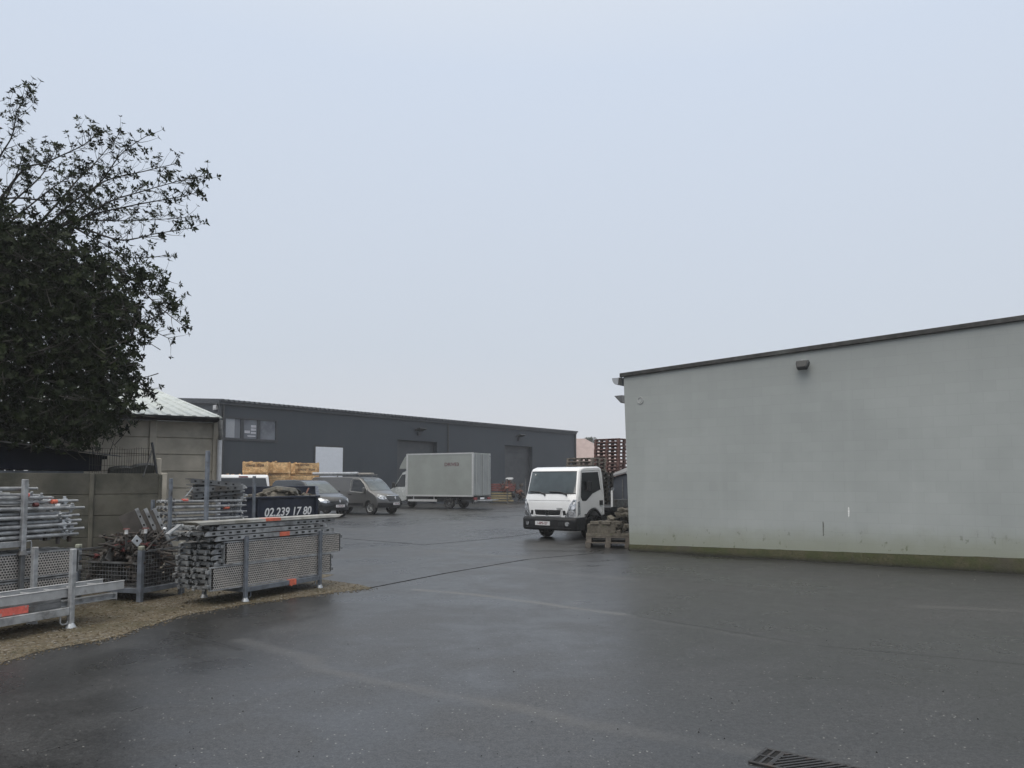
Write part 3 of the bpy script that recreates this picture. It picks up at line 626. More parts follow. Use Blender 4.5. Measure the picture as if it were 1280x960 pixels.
m = MB(); m.box(xl0-3,NP(105,585)[0],.02,.88,0,zw-.025); m.build('base_wall', M('blue_grey_boards', (.085,.095,.11), .7, 0, .2, 5), lt)
MB().bar((xl0-1.0,-.19,zr_(xl0-1)+.02),(NP(151,570)[0],-.02,NP(151,570.5)[1]),.05,.018).build('edge_strip', galv_dark, lt)
# wire panel and leaning bar
wz_ = FP(160,590,.25)[1]
wm = root('wire_mesh_panel', 'sagging wire mesh panel rising above the concrete fence', 'mesh panel', F0+Vector((-math.sin(fa), math.cos(fa), 0))*.25, fa)
m = MB(); a, b = FP(112,575,.25)[0], FP(191,575,.25)[0]; n = 26
for i in range(n+1):
    x = a+(b-a)*i/n; m.tube([(x+.02*math.sin(i),0,wz_-.4),(x,0.02*math.sin(i*2),wz_+.42+.03*math.sin(i*.7))], .0035, 4)
for i, zz in enumerate((-.1,.12,.30,.42)): m.tube([(a,0,wz_+zz),((a+b)/2,.02,wz_+zz-.02),(b,0,wz_+zz+.01)], .0032, 4)
m.build('wires', fence_wire, wm)
MB().tube([(b+.06,0,0),(b+.06,0,wz_+.2)], .02, 8).build('stake', fence_wire, wm)
lb = root('leaning_bar', 'thin black steel bar leaning over the end of the concrete fence', 'steel bar', F0+Vector((-math.sin(fa), math.cos(fa), 0))*.12, fa)
a, za = FP(190,553,.12); b, zb = FP(196,592,.12); MB().tube([(b+.08,.0,0),(b,0,zb),(a,0,za)], .022, 8).build('bar', black_plastic, lb)
a, za = FP(190,562,.12); b, zb = FP(176,596,.12); MB().tube([(a,-.02,za),(b,-.26,zb)], .011, 6).build('brace', black_plastic, lb)
hp = MB(); a, b = FP(137,590,.45)[0], FP(194,590,.45)[0]; n = 24; vs = []
for i in range(n+1):
    t_ = i/n; x = a+(b-a)*t_; h = wz_+.03+.085*min(1,t_*1.6)+.012*math.sin(t_*9)-.02*math.exp(-((t_-.47)*16)**2)
    vs += [(x,0,0),(x,0,h),(x,.25,h+.05),(x,.6,h-.3)]
fs = [(i*4+j,i*4+4+j,i*4+5+j,i*4+1+j) for i in range(n) for j in range(3)]
hp.add(vs, fs); o = hp.build('dark_tarpaulin', M('dark_green_tarp', (.016,.018,.014), .6, 0, .3, 6, bump=.3, bs=12), None, smooth=True)
o.location = F0+Vector((-math.sin(fa), math.cos(fa), 0))*.45; o.rotation_euler = (0,0,fa); tag(o, 'dark green tarpaulin heap showing over the top of the concrete fence', 'tarpaulin')
# small grey shed right of the truck
Gp = gp(762,688) ; G0 = pd(760,600,29.3); G0 = Vector((G0.x,G0.y,0))
gs_ = root('metal_shed', 'small blue grey metal shed with a sloping pale roof beside the pallet stacks', 'shed', G0, ga)
q0 = pl(760,597,G0,ga); q1 = pl(786,590,G0,ga); kk = (q1[1]-q0[1])/(q1[0]-q0[0]); zz = lambda x: q0[1]+kk*(x-q0[0])
sm_m = M('blue_grey_sheet', (.085,.095,.115), .5, .1, .12, 2)
m = MB(); m.add([(x,y,(0 if z == 0 else zz(x)-.03)) for z in (0,1) for y in (0,3) for x in (0,3.2)], [(0,2,3,1),(4,5,7,6),(0,1,5,4),(2,6,7,3),(0,4,6,2),(1,3,7,5)]); m.build('wall', sm_m, gs_)
m = MB(); m.add([(x,y,zz(x)+h+(.0 if y < 1 else .75)) for h in (-.028,.03) for y in (-.12,3.1) for x in (-.1,3.3)], [(0,2,3,1),(4,5,7,6),(0,1,5,4),(2,6,7,3),(0,4,6,2),(1,3,7,5)]); m.build('roof', M('grey_shed_roof', (.20,.205,.21), .55, 0, .15, 3), gs_)
MB().box(.62,.66,-.03,-.002,0,zz(.6)-.2).build('door_edge', galv_dark, gs_); MB().box(1.8,1.84,-.03,-.002,0,zz(1.8)-.2).build('door_edge', galv_dark, gs_)
# far house and far tree
H0 = pd(716,560,135); hz0 = pd(716,566,135).z
ho_ = root('far_house', 'far house with a pale pinkish tiled roof fading into the mist', 'house', (H0.x,135,0), R(-20))
ht = pd(722,546.5,135).z
MB().box(-4,7.5,0,9,0,hz0-1.6).build('wall', M('far_brick', (.25,.15,.12), .8), ho_)
m = MB(); m.add([(-4.5,-.4,hz0-1.7),(8.2,-.4,hz0-1.7),(8.2,9.4,hz0-1.7),(-4.5,9.4,hz0-1.7),(-3.5,4.5,ht),(1.0,4.5,ht)], [(0,1,5,4),(1,2,5),(2,3,4,5),(3,0,4),(0,3,2,1)]); m.build('roof', TILES, ho_)
# ------------------------------------------------------------------ trees
def whorl(m, p, d, size, nl=6):
    d = d.normalized(); a = d.orthogonal().normalized(); b = d.cross(a); t0 = random.uniform(0, 6.28)
    for i in range(nl):
        t = t0+6.283*i/nl+random.uniform(-.25,.25); out = a*math.cos(t)+b*math.sin(t); lift = random.uniform(.1,.75)
        ax = (out+d*lift).normalized(); L_ = size*random.uniform(.65,1.1); W = L_*random.uniform(.20,.27)
        sd_ = ax.cross(d); sd_ = sd_.normalized() if sd_.length > 1e-4 else b; up = sd_.cross(ax)
        q0 = p+ax*L_*.08; q1 = p+ax*L_*.5+up*L_*.05; q2 = p+ax*L_
        o = len(m.v)
        m.v += [tuple(q0), tuple(q1+sd_*W+up*W*.4), tuple(q2), tuple(q1-sd_*W+up*W*.4), tuple(q1)]
        m.f += [(o,o+1,o+4),(o+1,o+2,o+4),(o,o+4,o+3),(o+4,o+2,o+3)]; m.mi += [0]*4
def catmull(P, n=5):
    out = []
    for i in range(len(P)-1):
        p0, p1, p2, p3 = P[max(i-1,0)], P[i], P[i+1], P[min(i+2,len(P)-1)]
        for k in range(n):
            t = k/n; out.append(.5*((2*p1)+(p2-p0)*t+(2*p0-5*p1+4*p2-p3)*t*t+(3*p1-p0-3*p2+p3)*t**3))
    return out+[P[-1]]
random.seed(21)
tb = pd(-95,560,15.4); TB = Vector((tb.x, 15.4, 0))
tree = root('evergreen_tree', 'dark broadleaf evergreen tree reaching over the fence with sparse outer twigs', 'tree', TB, 0)
wood, leaves = MB(), MB()
def twig(p, d, L_, r, size, depth):
    pts = [p]; q = p; dd = d.normalized(); k = 4
    for i in range(k):
        dd = (dd+Vector((random.uniform(-.22,.22), random.uniform(-.22,.22), random.uniform(-.08,.22)))).normalized(); q = q+dd*L_/k; pts.append(q)
    wood.tube(pts, [r*(1-.7*i/k) for i in range(k+1)], 4, False)
    whorl(leaves, q, dd, size*random.uniform(.8,1.15), random.choice((5,6,7)))
    if random.random() < .25: whorl(leaves, pts[3], dd, size*.75, 3)
    if depth > 0:
        for i in range(1, k):
            if random.random() < .5:
                s_ = (dd.orthogonal()*random.uniform(-1,1)+dd.cross(dd.orthogonal())*random.uniform(-1,1))
                twig(pts[i], (pts[i+1]-pts[i]).normalized()*.9+s_*.75, L_*random.uniform(.4,.7), r*.6, size, depth-1)
limbs = [[(-60,360),(-20,240),(0,196),(15,170),(22,138),(38,114)], [(-50,330),(20,222),(60,202),(103,182),(121,166)], [(30,300),(80,245),(97,225),(122,200),(150,166)],
  [(40,300),(70,272),(92,252),(125,228),(152,192),(186,168)], [(40,310),(80,282),(98,275),(137,252),(175,240),(221,227),(259,219)], [(30,320),(70,285),(96,275),(146,276),(187,275),(246,271)],
  [(20,320),(60,290),(82,281),(122,301),(163,322),(208,319)], [(-60,290),(0,250),(58,251),(90,252),(130,262)], [(0,360),(40,310),(120,325),(160,345),(195,380),(230,408)],
  [(20,380),(60,340),(130,375),(170,402),(215,425)], [(40,420),(80,410),(130,450),(165,470),(190,492)], [(-40,300),(30,240),(55,215),(70,185)], [(60,300),(98,262),(128,228),(185,213),(222,204)],
  [(60,310),(98,275),(160,258),(225,246),(247,240)], [(40,340),(80,330),(150,345),(185,358),(212,383)], [(-50,330),(10,280),(40,255),(75,228),(100,215)], [(50,300),(95,285),(150,300),(195,292),(240,285)],
  [(40,330),(95,330),(140,335),(180,345),(205,350)], [(20,380),(80,370),(130,390),(185,400),(216,381)], [(-40,340),(0,262),(18,225),(30,190)]]
def local(u, v, Y): return pd(u, v, Y)-TB
for li, l in enumerate(limbs):
    yb, ye = 14.6, random.uniform(12.9, 16.2)
    P = [local(u, v, yb+(ye-yb)*i/(len(l)-1)) for i, (u, v) in enumerate(l)]; C = catmull(P, 6); n = len(C)
    wood.tube(C, [.024*(1-.80*i/(n-1)) for i in range(n)], 6, False)
    d_end = (C[-1]-C[-3]).normalized(); whorl(leaves, C[-1], d_end, .13, 8)
    for i in range(5, n-1):
        t = i/(n-1)
        low = 8 <= li <= 10 or li in (14, 17, 18)
        for _ in range(2):
            if random.random() < (.85 if low else .70):
                d = (C[i+1]-C[i]).normalized(); o_ = Vector((random.uniform(-1,1), random.uniform(-1,1), random.uniform(-.6,1)))
                o_ = o_-d*o_.dot(d)
                twig(C[i], d*.9+o_*.8, random.uniform(.25,.6)*(1.15-.5*t), .006, .09, 1 if t < .85 else 0)
# the dense lower crown
def inp(u, v, P):
    c = False
    for i in range(len(P)):
        a, b = P[i], P[i-1]
        if (a[1] > v) != (b[1] > v) and u < (b[0]-a[0])*(v-a[1])/(b[1]-a[1])+a[0]: c = not c
    return c
dense = [(-190,240),(-60,235),(20,270),(60,285),(105,312),(150,350),(178,395),(170,440),(155,470),(178,498),(168,520),(138,538),(120,556),(85,550),(50,562),(0,547),(-60,550),(-190,542)]
k = 0
while k < 13500:
    u, v = random.uniform(-190,200), random.uniform(225,566)
    f_ = [sum(1 for q in range(12) if not inp(u+rr*math.cos(q*.5236), v+rr*math.sin(q*.5236), dense))/12 for rr in (14, 34)]
    if not inp(u, v, dense) and f_[1] > .75: continue
    if random.random() < .62*f_[0]+.62*f_[1]: continue
    Y = random.uniform(12.6,16.8); p = local(u, v, Y)
    d = Vector((random.uniform(-1,1)+.3, random.uniform(-1,.6), random.uniform(-.4,1)))
    whorl(leaves, p, d, random.uniform(.095,.13), random.choice((6,7,8))); k += 1
    if k % 4 == 0:
        q = p-d.normalized()*random.uniform(.25,.5); wood.tube([q, (p+q)/2+Vector((0,0,-.02)), p], [.009,.007,.004], 4, False)
trk = MB(); trk.tube(catmull([Vector((0,0,-.05)), Vector((.05,-.05,1.5)), Vector((.25,-.2,3.0)), Vector((.45,-.35,4.6)), local(0,300,14.4)], 4), [.24,.22,.2,.19,.18,.17,.16,.15,.14,.13,.12,.11,.10,.09,.08,.07,.06], 10)
for u, v in ((60,290),(80,330),(40,310),(-40,300),(90,400),(80,450),(120,500),(40,500),(-60,420),(-20,280),(60,400)):
    yb = 14.6; trk.tube(catmull([local(-70+random.uniform(-15,15), min(560, v+110), 15.2), local((u-60)/2, v+40, 14.9), local(u, v, yb+random.uniform(-.8,.8))], 5), [.060-.0045*i for i in range(11)], 7, False)
trk.build('trunk', BARK, tree, smooth=True)
wood.build('twigs', BARK, tree, fix=False)
leaves.build('crown', LEAF, tree, fix=False, smooth='all')
hb_ = pd(-15,560,19); hd = root('laurel_bush', 'grey green bush half hidden behind the evergreen tree', 'bush', (hb_.x,19,0), 0)
hl, hw = MB(), MB()
for i in range(1500):
    p = Vector((random.gauss(0,1.3), random.uniform(-1,1), random.uniform(.4,3.6)))
    if abs(p.x) > 2.2: continue
    whorl(hl, p, Vector((random.uniform(-1,1),random.uniform(-1,.5),random.uniform(0,1))), .17, 6)
for i in range(14): hw.tube([Vector((random.uniform(-.3,.3),0,0)), Vector((random.uniform(-.9,.9),random.uniform(-.4,.4),1.6)), Vector((random.uniform(-1.6,1.6),random.uniform(-.7,.7),3.2))], [.04,.03,.01], 5, False)
hw.build('stems', BARK, hd, fix=False); hl.build('foliage', LEAF2, hd, fix=False, smooth='all')
# far bare tree beside the house
random.seed(5)
fp = pd(738,556,150); ft = root('far_tree', 'distant misty tree beside the far pink roof', 'tree', (fp.x,150,0), 0)
fw_, fl_ = MB(), MB(); hh_ = fp.z+.6
fw_.tube([(0,0,0),(0,0,hh_*.5),(.1,0,hh_)], [.3,.22,.08], 6)
for i in range(60):
    z = random.uniform(.35,.95)*hh_; a = random.uniform(0,6.28); l_ = random.uniform(.8,2.4)*(1.15-z/hh_); fw_.tube([(0,0,z),(math.cos(a)*l_*.5,math.sin(a)*l_*.5,z+.5),(math.cos(a)*l_,math.sin(a)*l_,z+1.0)], [.08,.05,.02], 4, False)
for i in range(900):
    a, z = random.uniform(0,6.28), random.uniform(.3,1.08); r_ = random.uniform(0,2.5)*math.sqrt(max(.03,1-((z-.62)/.5)**2)); whorl(fl_, Vector((math.cos(a)*r_,math.sin(a)*r_,z*hh_)), Vector((random.uniform(-1,1),random.uniform(-1,1),1)), .35, 5)
fw_.build('trunk', BARK, ft); fl_.build('crown', LEAF2, ft, fix=False)
# ------------------------------------------------------------------ vehicles (x forward, y left)
def sst(a, b, x):
    t = min(1, max(0, (x-a)/(b-a))); return t*t*(3-2*t)
def interp(tab):
    def f(z):
        if z <= tab[0][0]: return tab[0][1]
        for (a, p), (b, q) in zip(tab, tab[1:]):
            if z <= b: return p+(q-p)*(z-a)/(b-a)
        return tab[-1][1]
    return f
class Car:
    def __init__(s, hw, xf0, xf1, c, pw=3, xr=None, cr=0, zk=None):
        s.zk = zk
        s.hw = interp(hw); s.xf0, s.xf1, s.c, s.pw, s.xr, s.cr = xf0, xf1, c, pw, xr, cr
    def D(s, x, y, z):
        w = s.hw(z); k = (abs(y)/w)**s.pw
        dx = -s.c*k*sst(s.xf0, s.xf1, x)
        if s.xr is not None: dx += s.cr*k*sst(-s.xr[0], -s.xr[1], -x)
        return (x+dx, y, z)
    def body(s, prof, name, mat, par, bevel=.035, ys=(-1,-.9,-.62,-.3,0,.3,.62,.9,1), scale=1.0):
        zk = s.zk; m = MB(); P_ = []
        for i in range(len(prof)):
            (x0,z0),(x1,z1) = prof[i], prof[(i+1)%len(prof)]; P_.append((x0,z0))
            if zk and (z0-zk)*(z1-zk) < -1e-9: P_.append((x0+(x1-x0)*(zk-z0)/(z1-z0), zk))
        prof = P_; n = len(prof); k = len(ys)
        m.v = [s.D(x, q*s.hw(z)*scale, z) for q in ys for x, z in prof]
        m.f = [(j*n+i, j*n+(i+1)%n, (j+1)*n+(i+1)%n, (j+1)*n+i) for j in range(k-1) for i in range(n)]
        for o_, fl in ((0,True),((k-1)*n,False)):
            for part in ([[i for i in range(n) if prof[i][1] >= zk-1e-6], [i for i in range(n) if prof[i][1] <= zk+1e-6]] if zk else [list(range(n))]):
                if len(part) > 2: m.f.append(tuple(o_+i for i in (part[::-1] if fl else part)))
        m.mi = [0]*len(m.f)
        return m.build(name, mat, par, smooth=True, bevel=bevel, seg=2)
    def side(s, poly, name, mat, par, sgn=-1, off=.006, th=.02, bevel=0):
        m = MB(); n = len(poly)
        P = [[s.D(x, sgn*(s.hw(z)+o), z) for x, z in poly] for o in (off, off-th)]
        m.add(P[0]+P[1], [tuple(range(n)), tuple(range(n, 2*n))[::-1]]+[(i, (i+1)%n, n+(i+1)%n, n+i) for i in range(n)])
        return m.build(name, mat, par, bevel=bevel)
    def front(s, poly, fx, name, mat, par, off=.012, th=.03, bevel=0, sub=1, rear=False, smooth=False):
        """polygon in (y, z) laid on the front (or rear) skin x = fx(z)"""
        pts = []
        for i in range(len(poly)):
            a, b = poly[i], poly[(i+1)%len(poly)]
            pts += [(a[0]+(b[0]-a[0])*k/sub, a[1]+(b[1]-a[1])*k/sub) for k in range(sub)]
        sg = -1 if rear else 1; m = MB(); n = len(pts)
        cy, cz = sum(p[0] for p in pts)/n, sum(p[1] for p in pts)/n
        F_ = [s.D(fx(z), y, z) for y, z in pts]
        m.v = [(x+sg*off, y, z) for x, y, z in F_]+[(x+sg*(off-th), y, z) for x, y, z in F_]
        c0 = s.D(fx(cz), cy, cz); m.v.append((c0[0]+sg*off, c0[1], c0[2]))
        m.f = [(i, (i+1)%n, 2*n) for i in range(n)]+[(i, (i+1)%n, n+(i+1)%n, n+i) for i in range(n)]; m.mi = [0]*len(m.f)
        return m.build(name, mat, par, bevel=bevel, smooth=smooth)
def strip(car, rows, fx, name, mat, par, off=.010, th=.03, n=14, nz=4, rear=False):
    """wide curved panel across the nose: rows = [(z, half width)...] from bottom to top"""
    sg = -1 if rear else 1; f = interp(rows); zs = sorted({r[0] for r in rows}|{rows[0][0]+(rows[-1][0]-rows[0][0])*i/nz for i in range(nz+1)})
    m = MB(); P = []
    for o in (off, off-th):
        for z in zs:
            w = f(z)
            for i in range(n+1):
                x, y, zz = car.D(fx(z), -w+2*w*i/n, z); P.append((x+sg*o, y, zz))
    R_ = len(zs); k = n+1; N = R_*k; fs = []
    for j in range(R_-1):
        for i in range(n):
            a = j*k+i; fs += [(a,a+1,a+k+1,a+k),(N+a,N+a+k,N+a+k+1,N+a+1)]
        fs += [(j*k,j*k+k,N+j*k+k,N+j*k),(j*k+n,N+j*k+n,N+j*k+k+n,j*k+k+n)]
    for i in range(n): fs += [(i,N+i,N+i+1,i+1),((R_-1)*k+i,(R_-1)*k+i+1,N+(R_-1)*k+i+1,N+(R_-1)*k+i)]
    m.add(P, fs); return m.build(name, mat, par, smooth=True)
def arch(cx, cz, r, z0, n=9):
    a0 = math.asin(max(-1, min(1, (z0-cz)/r)))
    return [(cx+r*math.cos(t), cz+r*math.sin(t)) for t in [a0+(math.pi-2*a0)*i/n for i in range(n+1)]]
def wheel(par, x, y, r, w, rim_mat, sgn, spokes=7):
    t = MB(); t.lathe([(r*.62,-w/2),(r*.90,-w/2),(r,-w*.36),(r,w*.36),(r*.90,w/2),(r*.62,w/2)], (x,y,r), 'y', 26)
    o = t.build('wheel', rubber, par, smooth=True)
    q = MB(); e = sgn*w*.30
    q.lathe([(0.001,e*.9),(r*.16,e*.95),(r*.2,e*.75),(r*.2,e*.5)], (x,y,r), 'y', 14)
    q.lathe([(r*.55,e*.6),(r*.64,e*1.45),(r*.635,-e)], (x,y,r), 'y', 26)
    for i in range(spokes):
        a = 6.283*i/spokes; d = Vector((math.cos(a),0,math.sin(a))); c = Vector((x,y+e*.75,r)); q.bar(c+d*r*.15, c+d*r*.60, .014, r*.20, up=(0,1,0))
    q.build('rim', rim_mat, o, smooth=True)
    d = MB(); d.lathe([(0.001,e*.2),(r*.62,e*.2)], (x,y,r), 'y', 20); d.build('brake_disc', black_plastic, o, fix=False)
    return o
def disc(m, fx, car, y, z, r, off, n=14):
    P = [car.D(fx(z+r*math.sin(t)), y+r*math.cos(t), z+r*math.sin(t)) for t in [6.283*i/n for i in range(n)]]
    m.add([(p[0]+off, p[1], p[2]) for p in P]+[(p[0]-.02, p[1], p[2]) for p in P], [tuple(range(n))]+[(i,(i+1)%n,n+(i+1)%n,n+i) for i in range(n)])
def place(o, ang, local_pt, world):
    c, s_ = math.cos(ang), math.sin(ang)
    o.location = (world[0]-(c*local_pt[0]-s_*local_pt[1]), world[1]-(s_*local_pt[0]+c*local_pt[1]), 0); o.rotation_euler = (0,0,ang)
def num_plate(par, x, y, z, txt, rear=False, ang=0):
    MB().box(x-.008,x+.006,y-.26,y+.26,z-.06,z+.06).build('number_plate', plate_white, par, bevel=.003)
    text(txt, .105, plate_red, par, (x+.0075,y,z), (R(90),0,R(90)), sx=.82, ext=.001)
# ---- white cab truck
tk = root('cab_truck', 'white forward-control truck with short cab parked beside the paving stone pallets', 'truck')
TA = math.atan2(-.80, -.60); place(tk, TA, (0,-.76), gp(683.5,670.5))
car = Car([(.2,.93),(1.10,.93),(2.14,.865)], .3, 1.0, .13, 4, zk=1.10)
prof = [(1.06,.62),(1.075,.85),(1.06,1.08),(1.02,1.24),(.965,1.33),(.77,1.99),(.68,2.07),(.42,2.125),(-.40,2.15),(-.56,2.10),(-.62,1.9),(-.66,1.3),(-.66,.66)]+[p for p in arch(0,.38,.50,.66)][::-1]+[(.60,.62)]
fx = interp([(.2,1.10),(.62,1.06),(.85,1.075),(1.08,1.06),(1.24,1.02),(1.33,.965),(1.99,.77)])
car.body(prof, 'cab_body', white_paint, tk, bevel=.045)
bp = Car([(.2,.945),(1,.945)], .3, 1.1, .15, 4)
bp.body([(1.10,.27),(1.15,.33),(1.155,.60),(1.10,.655),(.50,.655),(.50,.42),(.62,.27)], 'bumper', dark_plastic, tk, bevel=.03)
bx = interp([(.27,1.10),(.33,1.15),(.60,1.155)])
strip(bp, [(.335,.80),(.36,.80)], bx, 'bumper_slot', black_plastic, tk, .004)
for y in (-.50,.50): bp.front([(y-.09,.42),(y+.09,.42),(y+.09,.52),(y-.09,.52)], bx, 'air_slot', black_plastic, tk, off=.004)
for sg in (-1, 1):
    m = MB(); disc(m, bx, bp, sg*.70, .47, .062, .012); f_ = m.build('fog_lamp', lamp_glass, tk)
    pol = [(sg*a, b) for a, b in [(.585,.665),(.72,.655),(.90,.70),(.905,1.17),(.83,1.175),(.735,1.02),(.66,.80)]]
    h = car.front(pol if sg > 0 else pol[::-1], fx, 'headlight', lamp_glass, tk, off=.012, sub=2)
    m = MB(); disc(m, fx, car, sg*.80, .78, .055, .022); disc(m, fx, car, sg*.845, .93, .045, .022); m.build('reflector', chrome, h)
    car.side([(1.02,.70),(1.02,1.10),(.90,1.13),(.86,.76)], 'marker_lens', lamp_glass, tk, sgn=sg, off=.006)
strip(car, [(.705,.425),(.865,.46)], fx, 'grille', black_plastic, tk, .006)
gl = MB()
for z in (.745,.785,.825):
    a = [car.D(fx(z), y, z) for y in (-.43,-.2,0,.2,.43)]; gl.tube([(p[0]+.012,p[1],p[2]) for p in a], .007, 4)
gl.build('grille_bars', dark_plastic, tk)
gc = MB(); P = [car.D(fx(z)+.014, y, z) for y, z in [(-.49,.86),(-.44,.70),(-.2,.692),(.2,.692),(.44,.70),(.49,.86)]]; gc.tube(P, .016, 6); gc.build('grille_trim', white_paint, tk)
for sg in (-1, 1): car.front([(sg*.53,.72),(sg*.63,.72),(sg*.60,.85),(sg*.52,.85)][::sg], fx, 'side_vent', black_plastic, tk, off=.006)
em = MB(); em.lathe([(.056,-.012),(.078,-.012),(.078,.012),(.056,.012),(.056,-.012)], (fx(.785)+.026,0,.785), 'x', 20); em.bar((fx(.785)+.03,-.075,.785), (fx(.785)+.03,.075,.785), .012, .026); em.build('emblem', chrome, tk)
MB().box(fx(.90)+.003,fx(.9)+.012,.32,.52,.885,.93).build('badge', box_trim, tk)
strip(car, [(1.135,.74),(1.143,.74)], fx, 'bonnet_seam', M('panel_gap', (.16,.16,.165), .6), tk, .003, .02)
ws = strip(car, [(1.345,.845),(1.99,.795)], fx, 'windscreen', glass_screen, tk, .010)
for z0_, z1_, w_ in ((1.972,1.998,.795),(1.335,1.36,.85)): strip(car, [(z0_,w_),(z1_,w_)], fx, 'windscreen_seal', black_plastic, tk, .013)
MB().box(fx(1.90)+.004,fx(1.90)+.013,-.63,-.59,1.88,1.92).build('sticker', white_plastic, ws)
for y0_, y1_ in ((-.72,-.12),(.0,.62)):
    p = [car.D(fx(z)+.035, y, z) for y, z in ((y1_-.02,1.27),(y1_,1.31),(y1_-.25,1.385),(y0_,1.40))]; m = MB(); m.tube(p[:3], .019, 5); m.tube(p[1:], .016, 5); m.build('wiper', black_plastic, tk)
sw_ = [(.73,1.13),(.82,1.25),(.65,1.955),(-.34,1.985),(-.44,1.46),(.05,1.34),(.30,1.20),(.45,1.13)]
for sg in (-1, 1):
    car.side(sw_, 'side_window', glass_dark, tk, sgn=sg, off=.006)
    car.side([(-.34,.99),(-.52,.99),(-.52,1.13),(-.34,1.13)], 'door_handle', black_plastic, tk, sgn=sg, off=.02)
    car.side([(.56,.70),(.40,.70),(.40,.745),(.56,.745)], 'side_indicator', black_plastic, tk, sgn=sg, off=.012)
    dl = MB(); P = [(.88,.70),(.88,1.2),(.70,2.0),(-.42,2.04),(-.53,1.4),(-.53,.80),(-.42,.72)]
    dl.tube([car.D(x, sg*(car.hw(z)+.001), z) for x, z in P], .005, 4); dl.build('door_seam', M('panel_gap', (0,0,0)), tk)
    m = MB(); m.tube([(.52,sg*.90,1.42),(.42,sg*.97,1.44),(.34,sg*.97,1.72)], .014, 6); m.box(.22,.40,sg*.965-.035,sg*.965+.035,1.42,1.70); m.build('mirror', black_plastic, tk, bevel=.02)
    ar = MB(); ar.tube([(x, sg*.915, z) for x, z in arch(0,.38,.485,.45,12)], .035, 6); ar.build('wheel_arch', dark_plastic, tk, smooth=True)
    MB().box(-.62,-.42,sg*.86-.04,sg*.86+.04,.38,.66).build('mudguard', black_plastic, tk)
    wheel(tk, 0, sg*.76, .345, .22, galv_dark, sg, 6); wheel(tk, -2.55, sg*.74, .345, .36, galv_dark, sg, 6)
ch = MB()
for y in (-.36,.36): ch.box(-3.85,.9,y-.04,y+.04,.52,.70)
ch.box(-1.0,-.55,.30,.85,.34,.62); ch.build('chassis', black_plastic, tk)
nb = num_plate(tk, 1.165, -.12, .475, '1-BPS-127')
bd = MB(); bd.box(-3.9,-.86,-1.0,1.0,.78,.90); bd.build('load_bed', dark_plastic, tk, bevel=.01)
for y in (-1.0, 1.0): MB().box(-3.89,-1.0,y-.025,y+.025,.905,1.14).build('drop_side', galv_dark, tk, bevel=.006)
MB().tube([(-.99,.99,.92),(-.99,.99,1.42)], .035, 8).build('bed_post', white_paint, tk)
MB().box(-1.02,-.96,.98,1.06,1.42,1.5).build('side_lamp', lamp_glass, tk, bevel=.01)
# ---- grey panel van
vn = root('panel_van', 'bronze grey panel van with a pale pipe carrier on its roof', 'van')
VA = ga+R(9); place(vn, VA, (1.57,-.84), gp(464.5,643.2))
car = Car([(.3,.93),(.6,.965),(1.12,.965),(1.97,.83)], 1.0, 2.45, .48, 2.6, (-2.3,-2.8), .08, zk=1.12)
z0 = .36
prof = [(2.44,z0),(2.50,.55),(2.47,.80),(2.36,1.00),(2.16,1.10),(1.66,1.26),(1.22,1.60),(.86,1.87),(.62,1.95),(.2,1.985),(-2.5,1.975),(-2.72,1.88),(-2.80,1.2),(-2.80,z0)]+arch(-1.53,.33,.40,z0)[::-1]+arch(1.57,.33,.40,z0)[::-1]
fx = interp([(.36,2.44),(.55,2.50),(.80,2.47),(1.0,2.36),(1.10,2.16),(1.26,1.66),(1.60,1.22),(1.87,.86)])
car.body(prof, 'body', grey_paint, vn, bevel=.04)
strip(car, [(.37,.92),(.62,.93)], fx, 'bumper', dark_plastic, vn, .025, .05)
strip(car, [(.69,.44),(.90,.55),(.98,.50)], fx, 'grille', black_plastic, vn, .014)
strip(car, [(.985,.5),(1.005,.5)], fx, 'grille_trim', chrome, vn, .02)
